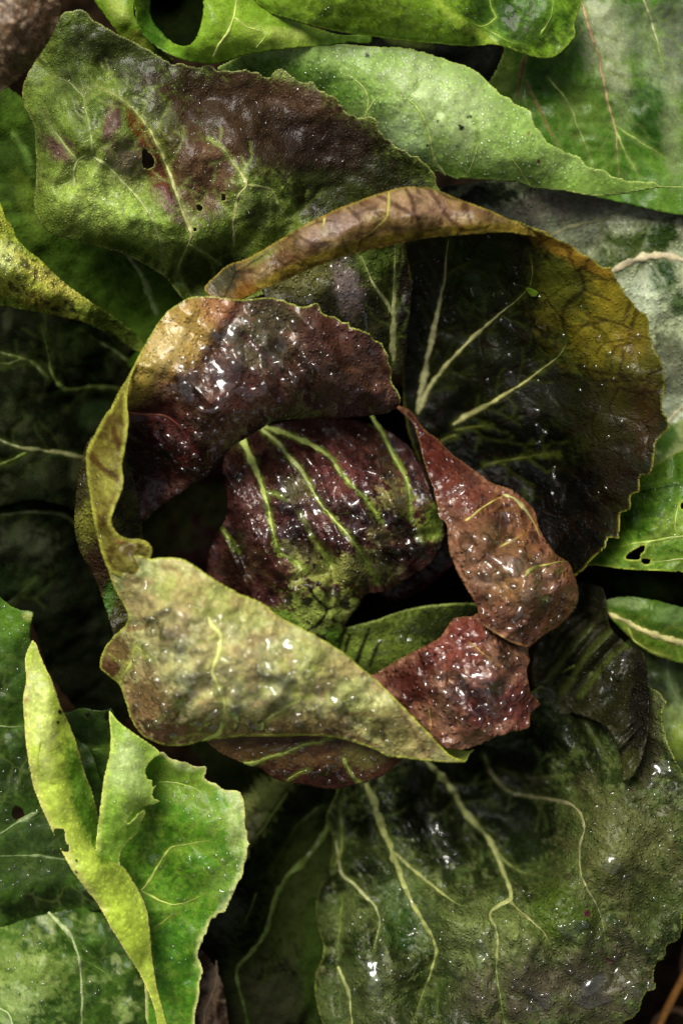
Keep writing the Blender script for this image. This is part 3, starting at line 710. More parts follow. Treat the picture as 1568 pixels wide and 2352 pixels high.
P_face = P([(248, 1300), (262, 1286), (285, 1280), (320, 1276), (345, 1284), (370, 1281), (415, 1283), (440, 1294), (470, 1315), (505, 1338), (540, 1358, 2), (600, 1383, 2), (640, 1414), (700, 1446, 2), (780, 1492), (826, 1530), (873, 1569), (931, 1629), (983, 1682), (1033, 1735), (1060, 1746), (1072, 1751), (1050, 1752), (1020, 1752), (985, 1748), (948, 1745), (920, 1741), (888, 1738), (860, 1722), (830, 1712), (790, 1700), (760, 1694), (700, 1690), (640, 1692), (560, 1692), (500, 1698), (470, 1700), (448, 1708), (425, 1713), (400, 1714), (370, 1711), (340, 1698), (322, 1685), (300, 1650), (287, 1610), (272, 1572), (245, 1550), (230, 1534), (233, 1505), (250, 1474), (275, 1448), (292, 1430), (293, 1410), (280, 1384), (262, 1350), (252, 1320)],
           [(250, 1300, 150), (285, 1282, 175), (345, 1284, 190), (415, 1284, 205), (505, 1340, 210), (640, 1416, 205), (780, 1494, 195), (873, 1570, 180), (983, 1684, 150), (1060, 1746, 125), (1020, 1750, 110), (948, 1744, 105), (888, 1736, 105), (790, 1700, 110), (700, 1690, 115), (560, 1692, 110), (470, 1698, 90), (400, 1712, 40), (340, 1696, 30), (300, 1650, 20), (270, 1570, 0), (232, 1530, -30), (255, 1470, 10), (292, 1425, 110), (262, 1350, 130),
            (360, 1380, 225), (330, 1500, 170), (420, 1480, 245), (500, 1450, 262), (500, 1560, 258), (420, 1600, 205), (620, 1560, 255), (700, 1600, 225), (600, 1650, 185), (800, 1640, 180), (900, 1680, 145), (720, 1510, 238), (370, 1640, 120), (470, 1640, 190), (340, 1580, 130)],
           'b6b888', [('m', 'a4946e', 70, 0.0, 0.35, 0.5), ('b', 'a4aa62', 470, 1370, 170, 50, 20, 0.8, 0.5), ('b', 'a6ac68', 760, 1560, 170, 50, 40, 0.8, 0.5), ('b', '8f9c6c', 310, 1340, 50, 50, 0, 0.8, 0.4), ('b', '94986c', 400, 1450, 60, 40, 0, 0.5, 0.6), ('m', 'a89470', 40, 0.25, 0.25, 0.55), ('m', 'b4ac74', 24, 0.4, 0.2, 0.5),
                      ('b', '8a6e50', 330, 1620, 90, 70, 30, 0.8, 0.7), ('b', '6e4e42', 380, 1685, 120, 40, 5, 0.9, 0.7), ('b', '80604c', 580, 1685, 200, 26, 0, 0.75, 0.7), ('b', '7f6a44', 260, 1510, 50, 60, 10, 0.9, 0.5), ('b', '6a4a38', 250, 1550, 34, 30, 0, 0.8, 0.5), ('b', '8e7a50', 640, 1670, 190, 40, 0, 0.75, 0.6), ('b', '94905a', 900, 1690, 90, 50, 40, 0.6, 0.5),
                      ('l', '6f5436', [(790, 1640), (870, 1650), (880, 1700)], 6, 0.55, 0.5), ('l', '6f5436', [(900, 1600), (960, 1700), (980, 1740)], 6, 0.5, 0.5), ('l', '7a5a38', [(690, 1690), (780, 1680), (860, 1715)], 7, 0.6, 0.5), ('l', '7a5638', [(295, 1445), (330, 1440), (360, 1420)], 8, 0.6, 0.5)],
           veins=[([(478, 1415), (490, 1438), (506, 1460), (503, 1494), (490, 1544), (500, 1570), (515, 1617), (510, 1670)], (13, 10), 'c2c286'), ([(512, 1660), (500, 1685), (465, 1702)], (12, 9), '9fb455'),
                  ([(595, 1667), (645, 1632), (680, 1612), (710, 1597)], (9, 4), 'b2b46c'), ([(312, 1484), (300, 1524), (275, 1560)], (9, 6), 'aaae60'), ([(312, 1484), (335, 1505), (350, 1520)], (6, 3), 'aaae60'), ([(650, 1520), (665, 1560), (680, 1600)], (5, 2), 'b0ac70'), ([(560, 1590), (590, 1600), (620, 1570)], (5, 2), 'b0ac70')],
           vcol='b4bc68', halo='aab45c', halo_w=9, cr=(14, 64), cr2=(2.6, 20), blister=(12, 30), edge='b0b650', edge_w=6, crease=[([(296, 1436), (340, 1436), (390, 1415)], 20, 14), ([(400, 1695), (420, 1620), (470, 1580)], 14, 16), ([(790, 1640), (880, 1700)], 10, 10), ([(600, 1560), (680, 1590), (760, 1600)], 10, 16), ([(330, 1340), (370, 1370)], 14, 14)], h=3, thick=7, hs=0.05, seed=9)
P_lobe = P([(470, 1696), (500, 1680), (640, 1680), (780, 1680), (900, 1726), (925, 1742), (905, 1760), (885, 1778), (858, 1790), (835, 1798), (813, 1803), (783, 1811), (745, 1812), (700, 1803), (668, 1799), (640, 1792), (618, 1782), (600, 1768), (575, 1758), (550, 1750), (510, 1732), (485, 1714)],
           [(470, 1698, 70), (640, 1682, 88), (780, 1682, 85), (920, 1742, 70), (858, 1788, 15), (783, 1808, -5), (700, 1800, 0), (640, 1790, 5), (600, 1766, 15), (550, 1750, 30), (485, 1714, 55), (640, 1735, 60), (760, 1750, 55), (850, 1750, 50)],
           '7a6040', [('m', '5f4636', 40, 0.0, 0.3, 0.8), ('b', '54302c', 740, 1790, 130, 30, 5, 0.9, 0.5), ('b', '9a9458', 840, 1745, 60, 26, 20, 0.8, 0.5), ('b', '5a322c', 890, 1770, 60, 26, -20, 0.8, 0.5), ('b', '7e6a34', 620, 1730, 60, 20, -10, 0.6, 0.6), ('l', '4a2e26', [(560, 1715), (650, 1705), (760, 1700)], 6, 0.5, 0.5)],
           veins=[([(560, 1752), (590, 1751), (622, 1738), (655, 1730), (700, 1710), (735, 1703), (768, 1690)], (12, 6), '9fb454'), ([(662, 1790), (685, 1776), (712, 1768)], (7, 4), '9aac50'), ([(790, 1742), (800, 1765), (812, 1785), (825, 1796)], (14, 10), 'a0ae58')],
           side=False, vcol='9fb454', halo='8a9a48', halo_w=7, cr=(6, 40), cr2=(2.2, 14), h=3, thick=6, seed=10)
leaf(head, 'large pale olive leaf with rolled rim across the lower left of the head', 'olive', [P_rim, P_face, P_lobe],
     drops=[(1, 300, 3.5, 17, [(420, 1540, 150, 160), (650, 1600, 190, 90), (360, 1640, 90, 60), (830, 1660, 100, 60)]), (1, 60, 2.5, 5, [(520, 1520, 280, 160), (840, 1660, 120, 60)]), (2, 80, 3, 10, [(700, 1750, 200, 50)]), (0, 30, 2, 5, [(240, 1120, 40, 120)])],
     films=[(1, [(500, 1540, 260, 180, 34, 0.28, 5), (700, 1620, 200, 100, 30, 0.3, 5), (390, 1450, 80, 70, 60, 0.0, 8), (310, 1330, 40, 50, 40, 0.0, 8), (440, 1530, 80, 60, 60, 0.05, 8), (340, 1640, 60, 50, 46, 0.1, 8), (560, 1640, 60, 40, 40, 0.2, 7), (640, 1480, 60, 40, 46, 0.2, 7), (690, 1640, 40, 40, 36, 0.15, 7)]), (2, [(700, 1750, 220, 60, 26, 0.3, 4), (660, 1760, 40, 26, 30, 0.0, 6), (770, 1785, 50, 24, 30, 0.05, 6), (830, 1702, 30, 16, 24, 0, 5)])])

# twisted red leaf on the right
P_up = P([(905, 930), (925, 934), (943, 944), (973, 985), (1008, 1010), (1030, 1035), (1063, 1060), (1098, 1085), (1128, 1108), (1153, 1116), (1175, 1124), (1193, 1135), (1210, 1152), (1226, 1170), (1240, 1215), (1258, 1248), (1280, 1275), (1306, 1292), (1317, 1315), (1325, 1340), (1328, 1365), (1323, 1392), (1308, 1415), (1288, 1435), (1263, 1450), (1235, 1470), (1213, 1488), (1190, 1482), (1160, 1470), (1130, 1452), (1112, 1435), (1099, 1412), (1094, 1392), (1068, 1350), (1052, 1320), (1043, 1300), (1033, 1275), (1028, 1250), (1024, 1205), (1006, 1186), (1002, 1155), (990, 1112), (974, 1065), (966, 1030), (958, 1002), (946, 970)],
        [(910, 932, -180), (943, 945, -160), (1008, 1010, -110), (1063, 1060, -80), (1128, 1110, -40), (1193, 1135, -20), (1240, 1215, -30), (1306, 1292, 10), (1325, 1350, -20), (1308, 1415, -30), (1263, 1450, 10), (1213, 1488, 40), (1160, 1470, 70), (1103, 1420, 70), (1068, 1350, 70), (1043, 1300, 60), (1026, 1240, 40), (1003, 1160, 10), (974, 1065, -60), (950, 980, -130),
         (1060, 1150, 30), (1100, 1240, 110), (1180, 1190, 40), (1180, 1300, 120), (1250, 1320, 100), (1150, 1380, 130), (1230, 1400, 80), (1050, 1090, -25), (1150, 1230, 80), (1160, 1210, 30)],
        '7e5846', [('m', '5c4034', 60, 0.0, 0.3, 0.75), ('m', '9a7864', 36, 0.25, 0.25, 0.6), ('b', '5c2a24', 1000, 1060, 60, 130, -35, 0.9, 0.4), ('b', '4a221e', 960, 980, 50, 60, -30, 0.9, 0.4), ('b', '7c4a3c', 1090, 1140, 90, 50, 30, 0.6, 0.5), ('b', '8a6a50', 1130, 1260, 80, 70, 20, 0.6, 0.7), ('b', '9c8058', 1190, 1340, 70, 60, 0, 0.55, 0.8), ('b', '5a3a28', 1165, 1185, 40, 36, 0, 0.85, 0.4), ('b', '6a5434', 1140, 1230, 46, 26, 20, 0.6, 0.4),
                   ('b', '6a4a28', 1270, 1420, 60, 40, -30, 0.8, 0.5), ('b', '7a3a34', 1050, 1480, 90, 60, -20, 0.7, 0.5), ('b', '8a5850', 1130, 1600, 90, 80, 0, 0.6, 0.6), ('b', '4a2622', 1060, 1600, 46, 50, 0, 0.7, 0.6), ('b', '502420', 950, 1560, 60, 70, 40, 0.8, 0.4), ('b', '6a3430', 1190, 1620, 46, 60, 0, 0.7, 0.5), ('b', '541a16', 1100, 1640, 30, 26, 0, 0.7, 0.5)],
        veins=[([(1068, 1195), (1090, 1180), (1113, 1162), (1135, 1148), (1156, 1137)], (8, 6), 'a8a45c'), ([(1156, 1137), (1183, 1147), (1208, 1175), (1225, 1200), (1238, 1232)], (13, 7), 'a8a878'), ([(1148, 1257), (1175, 1240), (1203, 1225)], (7, 4), 'a8a468'), ([(1203, 1325), (1215, 1310), (1233, 1301), (1270, 1294), (1303, 1287)], (9, 6), 'aab058'), ([(1203, 1325), (1190, 1350), (1160, 1370)], (4, 2), '987858'),
               ([(1108, 1432), (1130, 1448), (1158, 1465), (1185, 1478), (1205, 1483)], (6, 3), '98805a')],
        vcol='a8a45c', halo='98703f', halo_w=5, cr=(14, 62), cr2=(2.8, 16), blister=(5, 24), edge='7a5a38', edge_w=4, wr=(8, 80, 0.9), crease=[([(1040, 1200), (1100, 1270), (1150, 1330)], 18, 14), ([(1150, 1150), (1170, 1210), (1140, 1260)], 26, 16), ([(1230, 1290), (1260, 1360), (1230, 1430)], 18, 14), ([(1100, 1330), (1170, 1350), (1200, 1420)], 16, 14)], h=3, thick=7, seed=11, tooth=34)
P_low = P([(1130, 1395), (1180, 1420), (1225, 1470), (1213, 1492), (1216, 1520), (1209, 1540), (1213, 1565), (1218, 1590), (1241, 1618, 2), (1228, 1630), (1217, 1645), (1214, 1672, 2), (1180, 1680, 2), (1143, 1692, 2), (1110, 1706, 2), (1063, 1722), (1030, 1720), (1005, 1712), (960, 1660), (880, 1590), (840, 1553), (858, 1548), (908, 1518), (945, 1498), (983, 1478), (1010, 1462), (1028, 1436), (1040, 1421), (1063, 1416), (1085, 1414), (1105, 1400)],
        [(1130, 1395, 0), (1225, 1470, -10), (1215, 1500, 10), (1213, 1560, 30), (1240, 1618, -10), (1213, 1670, 20), (1143, 1692, 50), (1063, 1720, 30), (1005, 1712, 20), (960, 1660, 0), (870, 1580, -40), (845, 1553, -60), (945, 1498, 0), (1010, 1460, 30), (1045, 1421, 35), (1100, 1410, 20), (1150, 1470, 40), (1030, 1520, 85), (1130, 1560, 105), (1060, 1640, 85), (1160, 1640, 70), (960, 1580, 40)],
        '7c5848', [('m', '5c4034', 60, 0.0, 0.3, 0.75), ('m', '9a7864', 36, 0.25, 0.25, 0.6), ('b', '5c2a24', 1000, 1060, 60, 130, -35, 0.9, 0.4), ('b', '4a221e', 960, 980, 50, 60, -30, 0.9, 0.4), ('b', '7c4a3c', 1090, 1140, 90, 50, 30, 0.6, 0.5), ('b', '8a6a50', 1130, 1260, 80, 70, 20, 0.6, 0.7), ('b', '9c8058', 1190, 1340, 70, 60, 0, 0.55, 0.8), ('b', '5a3a28', 1165, 1185, 40, 36, 0, 0.85, 0.4), ('b', '6a5434', 1140, 1230, 46, 26, 20, 0.6, 0.4),
                   ('b', '6a4a28', 1270, 1420, 60, 40, -30, 0.8, 0.5), ('b', '7a3a34', 1050, 1480, 90, 60, -20, 0.7, 0.5), ('b', '8a5850', 1130, 1600, 90, 80, 0, 0.6, 0.6), ('b', '4a2622', 1060, 1600, 46, 50, 0, 0.7, 0.6), ('b', '502420', 950, 1560, 60, 70, 40, 0.8, 0.4), ('b', '6a3430', 1190, 1620, 46, 60, 0, 0.7, 0.5), ('b', '541a16', 1100, 1640, 30, 26, 0, 0.7, 0.5)],
        veins=[([(1078, 1477), (1115, 1505), (1153, 1535)], (6, 3), 'a88c60'), ([(985, 1630), (988, 1660), (987, 1690)], (5, 3), 'a09058')],
        vcol='a8a45c', halo='98703f', halo_w=5, cr=(14, 60), cr2=(2.8, 16), wr=(8, 80, 2.2), blister=(5, 24), edge='7a5a38', edge_w=4, crease=[([(1030, 1560), (1100, 1620), (1140, 1660)], 20, 16), ([(1180, 1540), (1150, 1600), (1200, 1650)], 16, 14), ([(960, 1570), (1040, 1500), (1120, 1490)], 14, 16)], h=3, thick=7, seed=26, tooth=34)
leaf(head, 'twisted wet red brown leaf along the right of the heart', 'red', [P_up, P_low],
     drops=[(0, 230, 3.6, 17, [(1130, 1330, 110, 110), (1200, 1380, 100, 80)]), (1, 200, 3.6, 17, [(1080, 1560, 130, 110), (1160, 1640, 80, 60)]), (0, 70, 2.2, 6, [(1040, 1100, 90, 110), (1150, 1400, 150, 200)])],
     films=[(0, [(1170, 1330, 160, 150, 40, 0.16, 7), (1050, 1110, 110, 90, 30, 0.3, 5), (1090, 1260, 60, 50, 46, 0.0, 9), (1150, 1310, 70, 46, 60, -0.05, 9), (1210, 1400, 60, 60, 46, 0.15, 9), (1130, 1140, 46, 20, 30, 0.0, 6), (1050, 1125, 30, 20, 26, 0.0, 6), (1160, 1200, 50, 40, 40, 0.1, 6), (1270, 1310, 40, 26, 30, 0.0, 7)]),
            (1, [(1090, 1580, 150, 140, 40, 0.2, 7), (1100, 1590, 70, 80, 60, 0.0, 9), (1020, 1530, 50, 46, 44, 0.1, 9), (1130, 1500, 60, 46, 46, 0.1, 8)])])
leaf(head, 'small curled lime tip peeping out below the red leaf', 'green',
     P([(1040, 1700), (1070, 1725), (1080, 1722), (1090, 1722), (1078, 1732), (1070, 1748), (1055, 1748), (1020, 1730)], [(1040, 1700, -20), (1070, 1725, 0), (1090, 1722, 10), (1070, 1748, 0), (1020, 1730, -30)], '8a9a48', cr=(2, 20), h=2.5, seed=12, thick=4))

# great cup leaf on the right: hollow and rolled top rim
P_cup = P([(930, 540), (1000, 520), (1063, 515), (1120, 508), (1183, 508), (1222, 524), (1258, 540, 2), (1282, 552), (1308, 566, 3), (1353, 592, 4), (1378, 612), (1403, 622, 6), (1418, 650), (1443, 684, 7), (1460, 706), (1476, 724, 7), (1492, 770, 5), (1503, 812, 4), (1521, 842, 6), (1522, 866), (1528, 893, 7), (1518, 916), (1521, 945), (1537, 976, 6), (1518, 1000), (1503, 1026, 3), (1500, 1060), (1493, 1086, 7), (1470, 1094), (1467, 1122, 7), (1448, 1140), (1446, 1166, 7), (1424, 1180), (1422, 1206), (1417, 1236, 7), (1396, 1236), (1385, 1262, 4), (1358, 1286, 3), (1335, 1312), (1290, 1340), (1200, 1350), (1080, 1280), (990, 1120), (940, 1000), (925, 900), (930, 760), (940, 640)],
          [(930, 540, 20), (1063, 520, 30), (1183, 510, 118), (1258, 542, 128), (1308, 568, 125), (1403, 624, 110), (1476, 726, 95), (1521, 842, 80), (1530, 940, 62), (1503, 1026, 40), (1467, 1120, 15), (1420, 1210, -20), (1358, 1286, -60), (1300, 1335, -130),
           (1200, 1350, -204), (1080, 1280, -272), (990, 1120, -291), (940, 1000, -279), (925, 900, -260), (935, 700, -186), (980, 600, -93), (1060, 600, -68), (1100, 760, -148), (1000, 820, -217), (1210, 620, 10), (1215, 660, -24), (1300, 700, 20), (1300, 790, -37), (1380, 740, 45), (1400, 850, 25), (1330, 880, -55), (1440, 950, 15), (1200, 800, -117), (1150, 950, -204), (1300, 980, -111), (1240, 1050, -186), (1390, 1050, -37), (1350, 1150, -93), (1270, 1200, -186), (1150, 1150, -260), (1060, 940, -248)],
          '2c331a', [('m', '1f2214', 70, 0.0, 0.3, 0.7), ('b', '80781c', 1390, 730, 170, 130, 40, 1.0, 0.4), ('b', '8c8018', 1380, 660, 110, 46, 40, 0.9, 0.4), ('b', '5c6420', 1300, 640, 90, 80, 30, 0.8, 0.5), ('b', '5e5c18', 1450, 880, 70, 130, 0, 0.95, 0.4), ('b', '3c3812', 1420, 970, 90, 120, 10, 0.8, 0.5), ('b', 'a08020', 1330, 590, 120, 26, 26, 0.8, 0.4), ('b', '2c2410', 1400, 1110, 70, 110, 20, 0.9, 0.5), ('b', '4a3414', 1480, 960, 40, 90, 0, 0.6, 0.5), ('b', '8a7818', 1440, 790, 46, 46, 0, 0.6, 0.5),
                     ('b', '120e08', 1290, 1190, 110, 160, 0, 0.9, 0.4), ('b', '10120a', 1130, 1050, 200, 150, 0, 0.85, 0.4), ('b', '3c3a30', 980, 620, 60, 110, 0, 0.8, 0.5), ('b', '26401c', 1110, 620, 90, 90, 0, 0.8, 0.5), ('b', '303030', 1230, 900, 80, 60, 0, 0.6, 0.6),  # near-black patches paint the deep shade at the base of the cup
                     ('l', '241206', [(1305, 790), (1290, 720), (1310, 690), (1340, 665), (1330, 620)], 6, 0.6, 0.3), ('l', '2c1a08', [(1300, 750), (1350, 745), (1390, 735)], 5, 0.6, 0.3), ('l', '2c1a08', [(1310, 830), (1350, 850), (1420, 860)], 5, 0.6, 0.3), ('l', '2c1a08', [(1400, 850), (1410, 800), (1440, 790)], 4, 0.6, 0.3), ('l', '241206', [(1340, 665), (1400, 690)], 4, 0.7, 0.3), ('l', '241206', [(1420, 890), (1460, 900), (1510, 900)], 4, 0.6, 0.3), ('l', '241206', [(1420, 890), (1400, 940), (1440, 990), (1490, 980)], 4, 0.6, 0.3), ('l', '241206', [(1215, 560), (1222, 620), (1216, 660)], 4, 0.6, 0.3)],
          veins=[([(958, 945), (970, 880), (990, 780), (1008, 700), (1020, 640), (1030, 545)], (24, 10), 'b8b690'), ([(958, 950), (985, 890), (1060, 800), (1110, 752), (1150, 720), (1190, 685), (1215, 660)], (19, 9), 'b4b284'), ([(1040, 975), (1070, 955), (1100, 940), (1150, 912), (1200, 880), (1245, 848), (1285, 815), (1298, 790), (1300, 775)], (16, 7), 'aeac74'), ([(1045, 988), (1090, 980), (1130, 975)], (8, 4), '6c6c2c'), ([(1020, 640), (1050, 615), (1090, 600)], (7, 3), '55553a'), ([(1110, 1068), (1160, 1058), (1240, 1045), (1280, 1046)], (8, 4), '5c6422'), ([(1050, 1000), (1020, 1010), (1000, 1020)], (10, 8), '5c6422'), ([(1216, 660), (1222, 620), (1214, 575)], (5, 3), '7a7030')],
          vcol='84843e', halo='4a5a20', halo_w=10, cr=(14, 110), cr2=(2.0, 16), blister=(16, 60), edge='8a8a30', edge_w=4, h=4, thick=6, seed=13, tooth=60)
P_roll = P([(468, 664), (475, 652), (498, 630), (525, 608), (565, 594), (600, 575), (635, 554), (668, 534), (700, 515), (742, 494), (784, 475), (823, 460), (855, 449), (888, 439), (915, 432), (943, 428), (975, 430), (998, 435), (1025, 445), (1048, 455), (1085, 468), (1123, 482), (1155, 497), (1185, 510), (1222, 522), (1262, 536), (1245, 545), (1205, 540), (1163, 534), (1110, 536), (1063, 540), (983, 547), (935, 556), (883, 568), (833, 578), (783, 592), (740, 606), (700, 624), (660, 642), (625, 656), (590, 672), (552, 690), (520, 694), (490, 686)],
           [(470, 660, 20), (525, 610, 55), (635, 556, 110), (784, 478, 140), (943, 430, 140), (1048, 457, 140), (1185, 512, 135), (1262, 537, 128), (1163, 532, 150), (1063, 538, 150), (983, 545, 145), (883, 566, 140), (783, 590, 130), (660, 640, 110), (552, 688, 90), (500, 660, 30), (700, 560, 170), (850, 500, 195), (960, 485, 200), (1080, 500, 190), (600, 620, 130), (780, 560, 178), (930, 530, 185), (1060, 522, 180)],
           '867048', [('m', '66482f', 40, 0.15, 0.3, 0.65), ('m', 'a89472', 46, 0.15, 0.3, 0.7), ('b', '9a8480', 760, 525, 90, 26, -25, 0.8, 0.5), ('b', '9c9080', 745, 530, 20, 20, 0, 0.7, 0.4), ('b', 'a88a7a', 960, 470, 120, 30, 5, 0.6, 0.6), ('l', '8a7a24', [(560, 680), (700, 606), (850, 560), (983, 538), (1063, 530), (1163, 528), (1250, 540)], 17, 0.95, 0.3), ('l', '5c4420', [(560, 690), (700, 622), (850, 575), (983, 548)], 9, 0.8, 0.3), ('b', '5a5a48', 510, 640, 50, 36, -40, 0.9, 0.5), ('b', '8a6024', 565, 672, 30, 26, -50, 0.8, 0.3), ('b', '7a8448', 600, 590, 46, 16, -30, 0.7, 0.4),
                      ('l', '4a2a1c', [(870, 450), (905, 470), (960, 500)], 6, 0.6, 0.4), ('l', '4a2a1c', [(930, 432), (950, 470), (945, 510)], 6, 0.7, 0.4), ('l', '4a2a1c', [(990, 440), (1030, 500), (1060, 525)], 6, 0.6, 0.4), ('l', '4a2a1c', [(1070, 470), (1080, 510)], 6, 0.6, 0.4), ('l', '4a2a1c', [(800, 480), (830, 510), (820, 545)], 6, 0.6, 0.4), ('l', '4a2a1c', [(690, 545), (720, 560), (760, 555)], 5, 0.6, 0.4)],
           veins=[([(892, 440), (891, 470), (886, 500), (862, 525), (835, 545)], (7, 4), 'a09a50'), ([(745, 500), (740, 525)], (8, 4), 'a09a60')],
           vcol='a09a50', halo='8a7a3c', halo_w=5, cr=(7, 50), cr2=(2, 14), edge='a0903a', edge_w=5, h=3, thick=6, seed=14)
leaf(head, 'great cupped leaf with a toothed yellow olive rim on the right, its top edge rolled outwards', 'cup', [P_cup, P_roll],
     drops=[(0, 40, 4, 10, [(1130, 640, 120, 120), (1200, 850, 90, 80), (1380, 800, 90, 150), (1420, 1080, 60, 120)]), (0, 50, 2, 5, [(1000, 700, 50, 150)])],
     films=[(0, [(1190, 870, 60, 30, 36, 0.0, 6), (1240, 930, 70, 60, 40, 0.15, 6), (1280, 1120, 30, 80, 40, 0.2, 6), (1220, 1000, 50, 40, 36, 0.1, 6), (1230, 745, 40, 20, 24, 0.1, 6)])])
leaf(head, 'greenish brown wet leaf with two pale veins, under the rolled top rim', 'dark',
     P([(600, 650), (660, 600), (760, 560), (860, 535), (950, 530), (948, 640), (938, 740), (926, 830), (918, 860), (860, 840), (740, 760), (640, 720)],
       [(600, 650, -60), (760, 560, -40), (950, 530, -50), (940, 700, -110), (922, 850, -170), (860, 830, -130), (740, 750, -60), (640, 710, -50), (800, 640, -50), (870, 650, -60), (905, 650, -110), (800, 720, -70)],
       '4a4a30', [('m', '34341f', 40, 0.0, 0.3, 0.7), ('b', '6a6a3a', 700, 640, 80, 50, -20, 0.7, 0.6), ('b', '98868a', 800, 670, 34, 70, -10, 0.7, 0.4), ('b', '4a6a2c', 860, 600, 50, 40, 0, 0.7, 0.6), ('b', '241a12', 932, 640, 26, 160, 2, 0.9, 0.4)],  # pale patch paints the puddle's sheen, dark strip the shade of the gap
       veins=[([(903, 830), (903, 760), (904, 700), (906, 640), (908, 550)], (15, 9), 'a4a87a'), ([(904, 725), (890, 700), (868, 668), (848, 635), (828, 585)], (13, 6), 'a0a478')],
       vcol='a4a87a', halo='5f7a3c', halo_w=9, cr=(8, 60), cr2=(2, 14), blister=(12, 26), h=3.5, seed=15),
     drops=[(0, 60, 2, 6, [(760, 680, 110, 70)])], films=[(0, [(800, 660, 40, 90, 70, -0.15, 7), (715, 690, 26, 20, 24, -0.1, 6), (830, 740, 40, 40, 40, 0.0, 7), (780, 610, 40, 30, 40, 0.0, 6)])])

